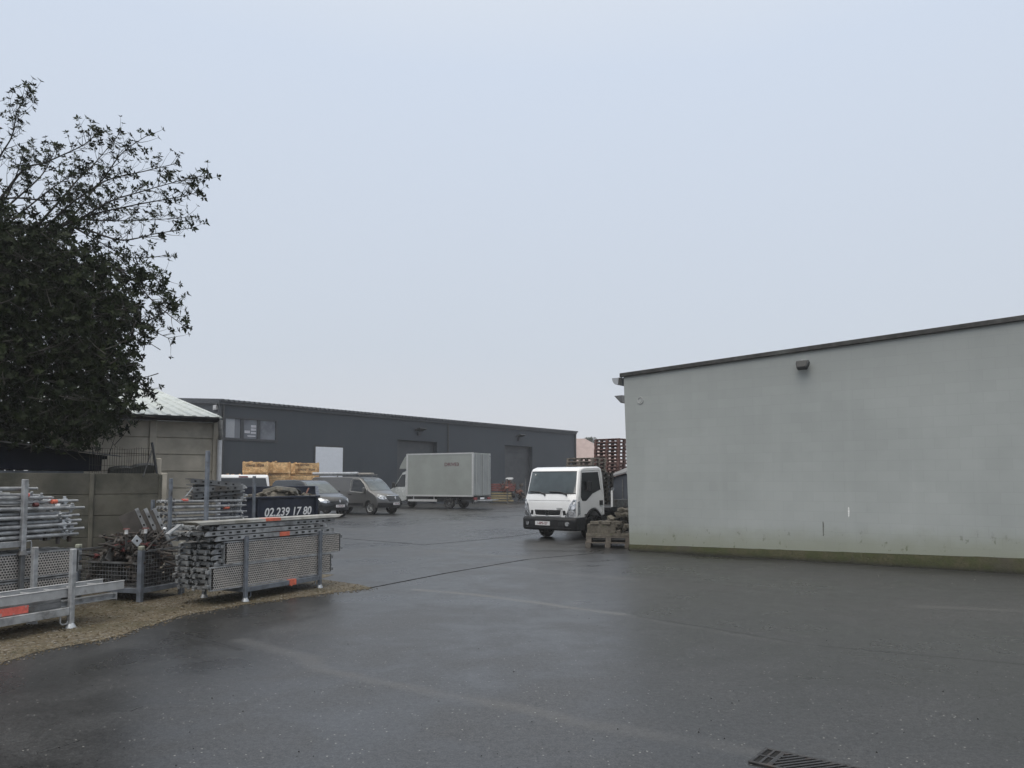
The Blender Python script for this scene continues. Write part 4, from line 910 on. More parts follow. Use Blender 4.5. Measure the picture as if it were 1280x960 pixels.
for sg in (-1, 1):
    pol = [(sg*a, b) for a, b in [(.56,.84),(.74,.78),(.90,.84),(.93,1.03),(.80,1.05),(.60,.96)]]
    car.front(pol if sg > 0 else pol[::-1], fx, 'headlight', lamp_glass, vn, off=.02, th=.05, sub=2)
    car.side([(1.30,1.33),(1.08,1.58),(.82,1.79),(.32,1.82),(.26,1.24),(.95,1.19),(1.25,1.21)], 'side_window', glass_dark, vn, sgn=sg, off=.008)
    tr_ = MB(); P = [(1.42,1.26),(1.10,1.60),(.80,1.84),(.28,1.87),(.20,1.80),(.18,1.24),(.26,1.19),(.95,1.14),(1.36,1.18),(1.42,1.26)]
    tr_.tube([car.D(x, sg*(car.hw(z)+.003), z) for x, z in P], .026, 5); tr_.build('window_trim', M('pale_trim_grey', (.24,.24,.23), .35, .3), vn)
    car.side([(.30,1.02),(.10,1.02),(.10,1.07),(.30,1.07)], 'door_handle', dark_plastic, vn, sgn=sg, off=.03)
    car.side([(1.12,.46),(-1.08,.46),(-1.08,.60),(1.12,.60)], 'side_moulding', dark_plastic, vn, sgn=sg, off=.018)
    dl = MB(); P = [(.14,1.88),(.14,.44)]; dl.tube([car.D(x, sg*(car.hw(z)+.001), z) for x, z in P], .006, 4); dl.build('door_seam', black_plastic, vn); dl = MB(); P = [(1.30,1.14),(1.28,.86),(1.05,.46)]; dl.tube([car.D(x, sg*(car.hw(z)+.001), z) for x, z in P], .006, 4); dl.build('door_seam', black_plastic, vn); dl = MB()
    P = [(.0,1.22),(-2.35,1.22)]; dl.tube([car.D(x, sg*(car.hw(z)+.001), z) for x, z in P], .007, 4); dl.build('side_crease', M('crease_grey', (.07,.068,.063), .4), vn)
    m = MB(); m.box(1.12,1.24,sg*1.02-.1,sg*1.02+.1,1.18,1.42); m.build('mirror', grey_paint, vn, bevel=.04)
    wheel(vn, 1.57, sg*.85, .335, .22, box_trim, sg, 8); wheel(vn, -1.53, sg*.85, .335, .22, box_trim, sg, 8)
strip(car, [(1.275,.86),(1.60,.80),(1.86,.71)], fx, 'windscreen', glass_screen, vn, .012)
m = MB(); m.prism([(0,.085),(.06,0),(0,-.085),(-.06,0)], lambda a,b,d: (d,a,b+.86), fx(.86)+.016, fx(.86)+.04); m.build('emblem', chrome, vn)
num_plate(vn, 2.545, 0, .56, '1-XRK-408')
rk = MB(); rk.tube([(-2.85,-.52,2.16),(.35,-.52,2.16)], .085, 12); rk.build('pipe_carrier', galv_light, vn, smooth=True)
rk = MB(); rk.box(.40,1.28,-.60,-.30,2.10,2.19); rk.build('roof_box', M('pale_beige_box', (.33,.31,.28), .5), vn, bevel=.02)
rk = MB()
for x in (-2.2,-.9,.3,.62): rk.box(x-.02,x+.02,-.72,.72,2.045,2.075).box(x-.02,x+.02,-.74,-.70,1.93,2.05).box(x-.02,x+.02,.70,.74,1.93,2.05)
rk.tube([(-2.35,.55,2.11),(.8,.55,2.11)], .02, 6); rk.build('roof_rack', galv_dark, vn)
# ---- dark compact van beside it
cv = root('compact_van', 'dark slate compact van parked between the navy skip and the grey van', 'van')
car = Car([(.3,.88),(.55,.92),(1.0,.92),(1.8,.74)], .9, 2.24, .42, 2.6, (-1.9,-2.24), .10, zk=1.0)
place(cv, ga, (2.24,0), pd(425,640,36.6))
z0 = .34
prof = [(2.19,z0),(2.24,.55),(2.20,.80),(2.05,.97),(1.75,1.06),(1.22,1.15),(.82,1.43),(.42,1.69),(.15,1.77),(-.4,1.81),(-1.85,1.79),(-2.12,1.66),(-2.24,1.0),(-2.22,z0)]+arch(-1.45,.32,.37,z0)[::-1]+arch(1.36,.32,.37,z0)[::-1]
fx = interp([(.34,2.19),(.55,2.24),(.80,2.20),(.97,2.05),(1.06,1.75),(1.15,1.22),(1.43,.82),(1.69,.42)])
car.body(prof, 'body', slate_paint, cv, bevel=.04)
strip(car, [(.35,.86),(.50,.84)], fx, 'bumper', black_plastic, cv, .02, .05)
strip(car, [(.66,.42),(.80,.52),(.86,.44)], fx, 'grille', black_plastic, cv, .012)
for sg in (-1, 1):
    pol = [(sg*a, b) for a, b in [(.50,.76),(.68,.70),(.86,.76),(.90,.92),(.78,.93),(.56,.86)]]
    car.front(pol if sg > 0 else pol[::-1], fx, 'headlight', lamp_glass, cv, off=.02, th=.05, sub=2)
    car.side([(1.0,1.19),(.72,1.40),(.42,1.60),(-.15,1.64),(-.2,1.16)], 'side_window', glass_dark, cv, sgn=sg, off=.008)
    car.side([(.0,1.0),(-.18,1.0),(-.18,1.05),(.0,1.05)], 'door_handle', black_plastic, cv, sgn=sg, off=.03)
    m = MB(); m.box(.86,.98,sg*.96-.09,sg*.96+.09,1.12,1.30); m.build('mirror', black_plastic, cv, bevel=.04)
    wheel(cv, 1.36, sg*.81, .315, .2, box_trim, sg, 7); wheel(cv, -1.45, sg*.81, .315, .2, box_trim, sg, 7)
strip(car, [(1.165,.80),(1.43,.74),(1.68,.65)], fx, 'windscreen', glass_screen, cv, .012)
m = MB(); m.prism([(0,.075),(.052,0),(0,-.075),(-.052,0)], lambda a,b,d: (d,a,b+.78), fx(.78)+.014, fx(.78)+.04); m.build('emblem', chrome, cv)
num_plate(cv, 2.262, 0, .56, '1-YFA-352')
# ---- white van behind the skip, rear towards us
wv = root('white_van', 'white van seen from behind with dark rear window, beyond the navy skip', 'van')
wa_ = R(111); place(wv, wa_, (-2.2,0), pd(304,610,27.6))
car = Car([(.3,.93),(1.1,.95),(1.95,.86)], 1.2, 2.2, .35, 2.6, (-1.9,-2.2), .06, zk=1.1)
prof = [(2.15,.34),(2.2,.6),(2.05,.95),(1.4,1.15),(.7,1.80),(.4,1.92),(-1.9,1.95),(-2.08,1.90),(-2.2,1.45),(-2.2,.34)]+arch(-1.35,.32,.37,.34)[::-1]+arch(1.36,.32,.37,.34)[::-1]
car.body(prof, 'body', white_paint, wv, bevel=.04)
rx_ = interp([(.3,-2.2),(1.45,-2.2),(1.9,-2.08)])
rw_ = strip(car, [(1.50,.83),(1.83,.77)], rx_, 'rear_window', M('grey_tint_glass', (.045,.05,.055), .08, 0, .1, 2, rvar=.02), wv, .012, rear=True)
car.front([(-.16,1.855),(.16,1.855),(.15,1.90),(-.15,1.90)], rx_, 'brake_light', red_lens, wv, off=.02, rear=True)
car.front([(-.30,.62),(.30,.62),(.30,.74),(-.30,.74)], rx_, 'number_plate', plate_white, wv, off=.012, rear=True)
for sg in (-1, 1):
    car.front([(sg*.78,1.05),(sg*.90,1.05),(sg*.90,1.40),(sg*.80,1.40)], rx_, 'tail_light', red_lens, wv, off=.015, rear=True)
    car.side([(.9,1.2),(.55,1.72),(-.1,1.75),(-.15,1.2)], 'side_window', glass_dark, wv, sgn=sg, off=.008)
    wheel(wv, 1.36, sg*.83, .315, .2, box_trim, sg, 7); wheel(wv, -1.35, sg*.83, .315, .2, box_trim, sg, 7)
# ---- box truck
bt = root('box_truck', 'pale grey box truck with a tail lift parked in front of the warehouse', 'truck')
BA = R(152); place(bt, BA, (.62,.86), gp(562,636.2))
bz0, bz1 = .84, 3.55
MB().box(-1.25,3.85,-1.06,1.06,bz0,bz1).build('box_body', box_panel, bt, bevel=.015)
t_ = MB()
for y in (-1.068, 1.068):
    t_.box(-1.26,3.86,y-.012,y+.012,bz1-.07,bz1+.012).box(-1.26,3.86,y-.012,y+.012,bz0-.05,bz0+.05)
    for x in (-1.21,3.80): t_.box(x-.06,x+.06,y-.013,y+.013,bz0+.051,bz1-.071)
t_.build('box_trim', box_trim, bt)
dr_ = MB()
for y in (-.53,.53): dr_.box(-1.275,-1.252,y-.51,y+.51,bz0+.06,bz1-.08)
d_ = dr_.build('rear_door', M('rear_door_grey', (.24,.255,.25), .45, 0, .06, 1.5), bt)
m = MB()
for y in (-.10,.10,-.75,.75): m.tube([(-1.29,y,bz0+.03),(-1.29,y,bz1-.05)], .014, 6)
m.build('door_rod', box_trim, d_)
for y in (-1.0,1.0):
    MB().box(-1.285,-1.252,y-.055,y+.055,bz1-.22,bz1-.10).build('marker_lamp', lamp_glass, bt, bevel=.01)
text('DRIVE3', .30, letter_red, bt, (.35,1.0725,2.82), (R(90),0,R(180)), sx=1.15, ext=.001)
ch = MB()
for y in (-.4,.4): ch.box(-1.2,5.2,y-.05,y+.05,.55,bz0-.05)
for x in (-.9,.8,2.2,3.5): ch.box(x-.04,x+.04,-1.0,1.0,.70,.79)
ch.box(2.1,3.3,.3,.93,.42,.79).box(2.3,3.1,-.93,-.3,.42,.79).box(-1.1,-.3,-.9,.9,.50,.60).box(1.05,1.6,-.8,.8,.45,.79); ch.build('chassis', black_plastic, bt)  # dark boxes added to the chassis to fill in underbody shade
for y in (-1.0,1.0):
    m = MB(); m.box(1.5,3.75,y-.015,y+.015,.46,.60); m.box(1.7,1.75,y-.05,y+.01,.6,.79).box(3.3,3.35,y-.05,y+.01,.6,.79); m.build('side_guard', box_trim, bt)
    MB().box(.0,.06,y-.25,y+.02,.30,.72).build('mudguard', black_plastic, bt)
    wheel(bt, .62, y*.86, .355, .24, galv_dark, 1 if y > 0 else -1, 6); wheel(bt, 4.75, y*.88, .355, .22, galv_dark, 1 if y > 0 else -1, 6)
MB().box(-1.42,-1.30,-1.0,1.0,.46,.58).build('underrun_bar', M('dull_alu', (.3,.3,.3), .4, .4), bt, bevel=.01)
for y in (-.85,.85): MB().box(-1.31,-1.26,y-.2,y+.2,.60,.75).build('tail_light', red_lens, bt, bevel=.01)
MB().box(-1.29,-1.265,-.26,.26,.62,.74).build('number_plate', plate_white, bt)
MB().box(-1.95,-1.43,-.95,.95,.545,.585).build('tail_lift', galv_light, bt, bevel=.01)
car = Car([(.3,.96),(1.2,.98),(2.46,.86)], 4.6, 5.9, .40, 2.6, zk=1.2)
prof = [(5.85,.40),(5.92,.65),(5.86,.95),(5.55,1.18),(4.98,1.44),(4.55,1.98),(4.32,2.34),(4.05,2.46),(3.90,2.46),(3.90,.55),(4.2,.45)]+arch(4.75,.36,.42,.45)[::-1]
fx = interp([(.40,5.85),(.65,5.92),(.95,5.86),(1.18,5.55),(1.44,4.98),(1.98,4.55),(2.34,4.32)])
car.body(prof, 'cab_body', cab_grey, bt, bevel=.04)
for sg in (-1, 1):
    car.side([(4.92,1.40),(4.52,1.92),(4.34,2.20),(4.06,2.22),(4.03,1.40)], 'side_window', glass_dark, bt, sgn=sg, off=.008)
    pol = [(sg*a, b) for a, b in [(.60,.88),(.85,.85),(.90,1.08),(.70,1.1)]]
    car.front(pol if sg > 0 else pol[::-1], fx, 'headlight', lamp_glass, bt, off=.015, sub=2)
    m = MB(); m.box(4.82,4.95,sg*1.08-.12,sg*1.08+.1,1.35,1.70); m.build('mirror', black_plastic, bt, bevel=.03)
strip(car, [(1.46,.86),(1.98,.80),(2.30,.72)], fx, 'windscreen', glass_screen, bt, .012)
strip(car, [(.44,.93),(.70,.93)], fx, 'bumper', dark_plastic, bt, .02, .05)
fr_ = Car([(2.2,.93),(2.5,.98),(3.4,.98)], 3.9, 5.0, .30, 2.5); fr_.body([(3.86,2.56),(4.78,2.56),(4.74,2.66),(4.46,2.98),(4.08,3.36),(3.86,3.50)], 'wind_deflector', box_panel, bt, bevel=.04)
# ------------------------------------------------------------------ scaffold decks, racks, tubes
def deck_proto(L_, name='scaffold_deck'):
    o = root(name, 'x', 'scaffold deck')
    MB().add([(.03,.006,.018),(L_-.03,.006,.018),(L_-.03,.006,.302),(.03,.006,.302),(.03,.052,.018),(L_-.03,.052,.018),(L_-.03,.052,.302),(.03,.052,.302)], [(0,1,2,3),(4,7,6,5)]).build('deck_plate', PERF, o, fix=False)
    for z0_, z1_, zs_ in ((0,.018,-.0015),(.302,.32,.3215)):
        m = MB(); m.add([(.05,.0,z0_),(L_-.05,.0,z0_),(L_-.05,.0,z1_),(.05,.0,z1_),(.0,.03,z0_),(L_,.03,z0_),(L_,.03,z1_),(.0,.03,z1_),(.0,.062,z0_),(L_,.062,z0_),(L_,.062,z1_),(.0,.062,z1_)],
            [(0,1,2,3),(3,2,6,7),(7,6,10,11),(0,4,5,1),(4,8,9,5),(0,3,7,4),(4,7,11,8),(1,5,6,2),(5,9,10,6),(8,11,10,9)])
        m.m = 1; k = int(L_/.15)
        for i in range(k):
            x = .14+(L_-.28)*i/(k-1)
            if abs(x-L_/2) < .30: continue
            w_ = .034 if i % 2 else .026; h_ = .0125
            m.add([(x-w_,.031-h_,zs_),(x+w_,.031-h_,zs_),(x+w_,.031+h_,zs_),(x-w_,.031+h_,zs_)], [(0,1,2,3)])
        m.build('side_rail', [galv, pit_black], o, fix=False)
    for x, s_ in ((0,-1),(L_,1)):
        m = MB(); m.box(min(x,x+s_*.012),max(x,x+s_*.012),.006,.056,.02,.30)
        for z in (.065,.255):
            m.box(min(x+s_*.0121,x+s_*.06),max(x+s_*.0121,x+s_*.06),.012,.045,z-.026,z+.026); m.box(min(x+s_*.04,x+s_*.06),max(x+s_*.04,x+s_*.06),.0451,.070,z-.026,z+.026)
        m.build('end_hook', galv_mid, o, bevel=.006)
    return o
def stillage(name, label, loc, ang, L_, W_, H_, back_h=None, foot=True, mat=None, beam=True):
    o = root(name, label, 'rack', loc, ang); mt = mat or blue_steel
    for (x, y) in ((0,0),(L_,0),(0,W_),(L_,W_)):
        h = H_ if y == 0 or back_h is None else back_h.get((x > 0), H_)
        m = MB(); m.box(x-.026,x+.026,y-.026,y+.026,.03,h); p = m.build('post', mt, o, bevel=.006)
        MB().lathe([(0,.0),(.055,.0),(.05,.02),(.028,.055),(.0,.055)], (x,y,.0), 'z', 12).build('foot', galv_light, p, smooth=True)
    for y in (0, W_): MB().box(.028,L_-.028,y-.02,y+.02,.13,.20).build('beam', mt, o, bevel=.004)
    for x in (0, L_): MB().box(x-.02,x+.02,.028,W_-.028,.13,.20).build('beam', mt, o, bevel=.004)
    for x, s_ in ((.03,1),(L_-.03,-1)):
        MB().tube([(x,-.0,.13),(x+s_*.01,-.0,.055),(x+s_*.05,-.0,.05),(x+s_*.07,-.0,.07),(x+s_*.07,-.0,.13)], .007, 5).build('handle', mt, o)
    return o
def W2(o, x, y, z):
    a = o.rotation_euler.z; l = o.location
    return Vector((l.x+math.cos(a)*x-math.sin(a)*y, l.y+math.sin(a)*x+math.cos(a)*y, l.z+z))
random.seed(11)
# centre rack
P1, P2 = gp(306.5,752), gp(399.5,735); ca = math.atan2(P2.y-P1.y, P2.x-P1.x); CL = (P2-P1).length
cr_ = stillage('deck_stillage', 'steel stillage with tall rear post holding perforated scaffold decks beside the asphalt', P1, ca, CL, .80, .90, {False: 2.12, True: .92})
print('centre rack', CL, math.degrees(ca))
CPt = lambda u, v, yo=.03: pl(u, v, P1, ca, yo)
sl, sr = CPt(265,715)[0], CPt(414.5,690)[0]; DL = sr-sl; print('deck len', DL, sl, sr)
proto = deck_proto(DL); used = [False]
def put_deck(lab, loc, rot, grp, sx=1.0):
    o = proto if not used[0] else dup(proto); used[0] = True
    o.location = loc; o.rotation_euler = rot; o['label'] = lab; o['group'] = grp; return o
su = CPt(282,680)[0]; NR = 8
for row, (s_, z_) in enumerate(((sl,.205),(su,.53))):
    where = ('lower', 'upper')[row]
    put_deck(f'{where} perforated steel deck standing on edge at the front of the centre stillage', W2(cr_, s_, .03, z_), (0, R(.2*row), ca), 'decks standing on edge in the centre stillage')
for col in range(2):
    for k in range(8):
        put_deck(f'flat stacked steel deck, {ORD[k]} from the bottom in the {("front","rear")[col]} column behind the perforated ones', W2(cr_, sl+.04+(.05 if k > 3 else 0)+random.uniform(-.05,.05), .10+col*.345, .205+k*.0805+.0625), (R(-90), 0, ca+R(random.uniform(-.5,.5))), 'decks stacked flat in the centre stillage')
for k, (ul, z_) in enumerate(((268,.862),(256,.937),(271,1.012))):
    s_ = CPt(ul, 670)[0]
    for j in range(2):
        lab = f'slotted steel deck lying flat, {("front","rear")[j]} one in the {("lowest","middle","top")[k]} layer over the perforated decks'
        put_deck(lab, W2(cr_, s_+(0 if j == 0 else -.12+.1*random.random()), .02+j*.335, z_+.066), (R(-90), 0, ca+R(random.uniform(-.4,.4))), 'decks lying flat on the centre stillage')
s0_, s1_ = CPt(241,660)[0], CPt(430,640)[0]
pk = root('steel_plank', 'long grey steel plank topmost across the slotted flat decks', 'plank', W2(cr_, s0_, .0, 1.092), ca)
L_ = s1_-s0_
m = MB(); m.add([(.10,0,.0),(L_-.16,0,0),(L_-.02,.02,.045),(.02,.0,.045),(.10,.30,0),(L_-.16,.30,0),(L_-.02,.30,.045),(.02,.30,.045)], [(0,1,2,3),(5,4,7,6),(3,2,6,7),(1,0,4,5),(0,3,7,4),(2,1,5,6)])
m.build('plate', M('dirty_galvanised_plank', (.36,.355,.33), .55, .25, .2, 5, (.20,.195,.17), 2.5, (.48,.65)), pk, bevel=.006)
a_, b_ = CPt(333,646,.0)[0]-s0_, CPt(351,646,.0)[0]-s0_; MB().box(a_,b_,-.006,.14,.006,.0475).build('tape_wrap', orange_tape, pk)
tp = root('orange_tape', 'orange tape wrapped round the lowest slotted deck in the centre stillage', 'tape', W2(cr_, 0,0,0), ca)
a_, b_ = CPt(351,667,.0)[0], CPt(363,667,.0)[0]; MB().box(a_,b_,.012,.20,.864,.9265).build('band', orange_tape, tp)
tp = root('orange_tag', 'orange marker tied to the front beam of the centre stillage', 'tag', W2(cr_, 0,0,0), ca)
a_, b_ = CPt(362,728,-.02)[0], CPt(370,728,-.02)[0]
m = MB(); m.box(a_,b_,-.029,.03,.122,.208); m.box(a_+.02,a_+.05,-.034,-.0292,.11,.215); m.build('band', orange_tape, tp, bevel=.004)
hk = root('bent_plank', 'short bent grey plank hanging off the left end of the flat decks', 'plank', W2(cr_, 0,0,0), ca)
p0, p1 = Vector((CPt(240,655)[0],.25,1.10)), Vector((CPt(222,668)[0],.22,.99)); MB().bar(p0,p1,.06,.022).build('plate', galv_light, hk)
# ---- front left stillage with ladder
Q = gp(88,785); qa = R(67.4); QP = lambda u, v, yo=0: pl(u, v, Q, qa, yo)
LQ = 1.75
fr_rack = root('ladder_stillage', 'nearest steel stillage with an aluminium ladder lying in it', 'rack', Q, qa)
ztop = QP(91,686)[1]
for (x, y, h) in ((0,0,ztop),(-LQ,0,ztop),(0,.64,ztop),(-LQ,.64,ztop)):
    p = MB().box(x-.03,x+.03,y-.03,y+.03,.03,h).build('post', galv, fr_rack, bevel=.008)
    MB().lathe([(0,0),(.062,0),(.055,.02),(.032,.06),(0,.06)], (x,y,0), 'z', 14).build('foot', galv_light, p, smooth=True)
for y in (0,.64): MB().box(-LQ+.032,-.032,y-.022,y+.022,.15,.24).build('beam', galv, fr_rack, bevel=.005)
for x in (0,-LQ): MB().box(x-.022,x+.022,.032,.608,.15,.24).build('beam', galv, fr_rack, bevel=.005)
MB().tube([(-.035,0,.08),(-.05,0,.055),(-.11,0,.055),(-.13,0,.08),(-.13,0,.15)], .009, 6).build('handle', galv_light, fr_rack, smooth=True)
zl_ = QP(120,735,.06)[1]; xe = QP(154,733,.06)[0]; print('ladder z', zl_, xe, ztop)
ld = root('ladder', 'aluminium ladder lying flat in the nearest stillage with its end sticking out', 'ladder', W2(fr_rack, 0,0,0), qa)
for y in (.055,.42):
    m = MB(); m.box(xe-2.9,xe,y-.013,y+.013,zl_-.055,zl_+.04); m.box(xe-2.9,xe,y-.02,y+.02,zl_+.0401,zl_+.05); m.build('rail', alu, ld, bevel=.003)
for i in range(10): MB().box(xe-.22-i*.28-.018,xe-.22-i*.28+.018,.0685,.4065,zl_-.012,zl_+.022).build('rung', alu, ld, bevel=.004)
# things under the ladder
items = [(-1.9,.62,.28,.07,.06,galv,'grey steel beam lying lowest under the ladder in the nearest stillage'),
         (-1.9,.60,.36,.20,.05,galv_dark,'dark steel plank lying between the beam and the ladder'),]
for (x0,x1,z,y,w_,mt,lab) in items:
    b_ = root('steel_beam', lab, 'beam', W2(fr_rack,0,0,0), qa)
    m = MB(); m.box(x0,x1,y-.04,y+.04,z-.035,z-.027).box(x0,x1,y-.04,y+.04,z+.027,z+.035).box(x0,x1,y-.006,y+.006,z-.027,z+.027); m.build('section', mt, b_)
    MB().box(x1,x1+.008,y-.05,y+.05,z-.045,z+.045).build('end_plate', mt, b_)
bd_ = root('boxed_section', 'grey steel box section with a faded red label under the ladder', 'steel section', W2(fr_rack,0,0,0), qa)
zb = QP(30,762,.02)[1]; MB().box(-1.9,-.10,.03,.12,zb-.075,zb+.065).build('section', galv_dark, bd_, bevel=.006)
a_ = QP(36,760,.02)[0]; MB().box(-1.75,a_,.024,.0295,zb-.04,zb+.04).build('label', red_label, bd_)
for i in range(4):
    b_ = root('steel_plank', f'flat steel plank behind the beam under the ladder, {ORD[i]} from the front', 'plank', W2(fr_rack, -1.9+random.uniform(0,.1), .22+i*.10, .245), qa, 'planks under the ladder')
    MB().box(0,2.15+random.uniform(-.1,.2),0,.085,0,.12).build('plate', galv_dark, b_, bevel=.006); MB().box(2.1,2.12,-.004,-.0005,.02,.1).build('rib', galv, b_)
# ---- rear left stillage with decks, stillage with tubes on top
QB = pd(28,688,9.35); zB_ = QB.z; QB = Vector((QB.x,QB.y,0)); BP = lambda u, v, yo=0: pl(u, v, QB, qa, yo); print('zB', zB_)
rb = root('rear_deck_stillage', 'dark stillage of perforated decks behind the ladder stillage', 'rack', QB, qa)
for (x, y) in ((0,0),(-1.7,0),(0,.8),(-1.7,.8)):
    MB().box(x-.026,x+.026,y-.026,y+.026,0,zB_-.06).build('post', galv_dark, rb, bevel=.006)
for y in (0,.8): MB().box(-1.67,-.03,y-.02,y+.02,.05,.10).build('beam', galv_dark, rb)
ue = BP(98,705,.04)[0]
for row in range(2):
    for i in range(6):
        w_ = ('upper','lower')[row]; put_deck(f'perforated deck behind the ladder, {ORD[i]} from the front, {w_} row', W2(rb, ue-DL-(.0 if row == 0 else .08)+(random.uniform(-.04,.03) if i else 0), .035+i*.10, (zB_-.355, zB_-.69)[row]), (0,0,qa), 'decks in the rear left stillage')
m = MB(); bs = root('upright_strut', 'short pale upright bar standing in front of the perforated decks behind the ladder', 'bar', W2(rb, BP(43,700,-.05)[0], -.05, .2), qa)
MB().box(-.02,.02,-.02,.02,0,zB_-.2).build('bar', galv, bs, bevel=.004); MB().box(-.05,.05,-.05,.05,-.01,-.001).build('base_plate', galv, bs)
tr_ = root('tube_stillage', 'grey stillage full of scaffold tubes stacked on top of the deck stillage', 'rack', Vector((QB.x,QB.y,zB_-.055)), qa)
ht = BP(30,599)[1]-zB_+.055
for (x, y) in ((0,0),(-1.7,0),(0,.8),(-1.7,.8)):
    p = MB().box(x-.03,x+.03,y-.03,y+.03,.03,ht).build('post', galv, tr_, bevel=.007)
    MB().lathe([(0,0),(.062,0),(.055,.02),(.032,.06),(0,.06)], (x,y,0), 'z', 12).build('foot', galv_dark, p, smooth=True)
for y in (0,.8): MB().box(-1.67,-.032,y-.02,y+.02,.10,.17).build('beam', galv, tr_, bevel=.004)
for x in (0,-1.7): MB().box(x-.02,x+.02,.032,.768,.10,.17).build('beam', galv, tr_, bevel=.004)
MB().tube([(.03,0,.16),(.10,0,.165),(.11,0,.14),(.11,0,.05),(.09,0,.03),(.03,0,.03)], .008, 6).build('handle', galv_light, tr_)
# scaffold tubes: standards with a wedge head near the end
def tube_proto(L_):
    o = root('scaffold_tube', 'x', 'scaffold tube')
    MB().tube([(0,0,0),(L_-.16,0,0),(L_-.13,0,0),(L_,0,0)], [.0245,.0245,.0175,.0175], 12).build('tube', galv, o, smooth=True)
    m = MB(); m.box(L_-.20,L_-.165,-.012,.012,-.062,.062); m.box(L_-.215,L_-.15,-.016,.016,-.03,.03); m.build('wedge_head', galv_light, o, bevel=.004)
    m = MB(); m.box(.15,.185,-.012,.012,-.055,.055); m.build('wedge_head', galv_dark, o, bevel=.004)
    return o
tp_ = tube_proto(2.45); ftube = [True]
def put_tube(lab, grp, loc, rot, sx=1):
    o = tp_ if ftube[0] else dup(tp_); ftube[0] = False
    o.location = loc; o.rotation_euler = rot; o['label'] = lab; o['group'] = grp; o.scale = (sx,1,1); return o
zr0 = .20; random.seed(33)
for row in range(8):
    for i in range(9):
        x_end = BP(random.uniform(86,107) if row < 7 else random.uniform(60,100), 650, .05)[0] if i == 0 else random.uniform(.45,.86)
        z = zB_-.055+zr0+row*.060; y = .04+i*.085+(row%2)*.02
        lab = f'front scaffold tube of the {ORD[row]} row from the bottom, left stillage' if i == 0 else f'scaffold tube in the left stillage, {ORD[row]} row up and {ORD[i]} from the front'
        put_tube(lab, 'scaffold tubes in the left stillage', W2(tr_, x_end-2.45, y, z-zB_+.055+random.uniform(-.004,.004)), (random.uniform(-.9,.9), R(random.uniform(-.5,.5)), qa+R(random.uniform(-.6,.6))))
for i in range(9):
    x_end = (BP(46,604,.1)[0], BP(55,610,.1)[0], BP(62,616,.1)[0], .1,.2,.0,.25,.1,.15)[i]
    put_tube(f'shorter scaffold tube, {ORD[i]} of those lying loosely on top of the left stillage', 'loose tubes on top of the left stillage', W2(tr_, x_end-2.45*.8, (.06,.12,.08,.3,.42,.55,.62,.7,.5)[i], zr0+8*.060+(.11,.06,.005,.0,.01,.0,.05,.0,.07)[i]), (random.uniform(-1,1), R(random.uniform(-1,1)), qa+R(random.uniform(-1.2,1.2))), .8)
for (u, v, w_, mt, lab) in ((69,627,.035,orange_tape,'orange band'),(72,632.5,.03,white_plastic,'white band'),(46,631,.028,red_paint,'dull red band'),(35,619,.02,red_label,'pale red band')):
    s_, z_ = BP(u, v, .02); o = root('tape_band', f'{lab} wrapped round a tube in the left stillage', 'tape', W2(rb, s_, .04, z_), qa)
    MB().tube([(-w_,0,0),(w_,0,0)], .027, 12).build('band', mt, o, smooth=True)
st_ = root('dangling_clamps', 'rusty clamps and a cord dangling under the tube ends in the left stillage', 'clamp', W2(rb, 0,0,0), qa)
for (u, v0, v1) in ((56,664,676),(66,662,672),(72,663,680),(86,663,677)):
    s_, za = BP(u, v0, .1); zb = BP(u, v1, .1)[1]; m = MB(); m.tube([(s_,.1,za+.06),(s_+.01,.1,(za+zb)/2)], .007, 5); m.box(s_-.012,s_+.03,.08,.12,zb,(za+zb)/2); m.build('clamp', rust, st_, bevel=.005)
# ---- mesh cage with fittings
CF, CR = gp(174.5,753), gp(226.5,743); ka = math.atan2(CR.y-CF.y, CR.x-CF.x); KL = (CR-CF).length; print('cage', KL, math.degrees(ka))
cg = root('mesh_cage', 'dark grey wire mesh cage pallet filled with rusty scaffold fittings', 'cage', CF, ka)
KP = lambda u, v, yo=0: pl(u, v, CF, ka, yo)
zc = KP(176,688)[1]; KW = 1.12; zlow = .52
for (x, y, h) in ((0,0,zc),(KL,0,zc),(0,KW,zc),(KL,KW,zc)):
    m = MB(); w_ = .036; m.box(x-w_,x+w_,y-w_,y+w_,.0,h-.0005); m.build('post', blue_steel, cg, bevel=.008)
    MB().box(x-.037,x+.037,y-.037,y+.037,h,h+.06).build('stacking_cap', M('yellowed_grey_paint', (.26,.27,.22), .6, 0, .25, 10), cg, bevel=.012)
for (x0,x1,y0,y1,z) in ((.037,KL-.037,-.02,.02,.12),(.037,KL-.037,KW-.02,KW+.02,.12),(-.02,.02,.037,KW-.037,.12),(KL-.02,KL+.02,.037,KW-.037,.12)): MB().box(x0,x1,y0,y1,z,z+.07).build('base_beam', blue_steel, cg, bevel=.004)
MB().box(.0,KL,.0,KW,.19,.20).build('floor_sheet', galv_dark, cg)
def meshp(a, b, z0, z1, name):
    a, b = Vector(a), Vector(b); L_ = (b-a).length; d = (b-a)/L_; m = MB(); n = int(L_/.05)
    for i in range(n+1):
        p = a+d*L_*i/n; m.tube([(p.x,p.y,z0),(p.x,p.y,z1)], .0042, 4, False)
    n = int((z1-z0)/.05)
    for i in range(n+1):
        z = z0+(z1-z0)*i/n; m.tube([(a.x,a.y,z),(b.x,b.y,z)], .0042, 4, False)
    m.bar((a.x,a.y,z1+.012),(b.x,b.y,z1+.012),.026,.026); return m.build(name, galv_dark, cg, fix=False)
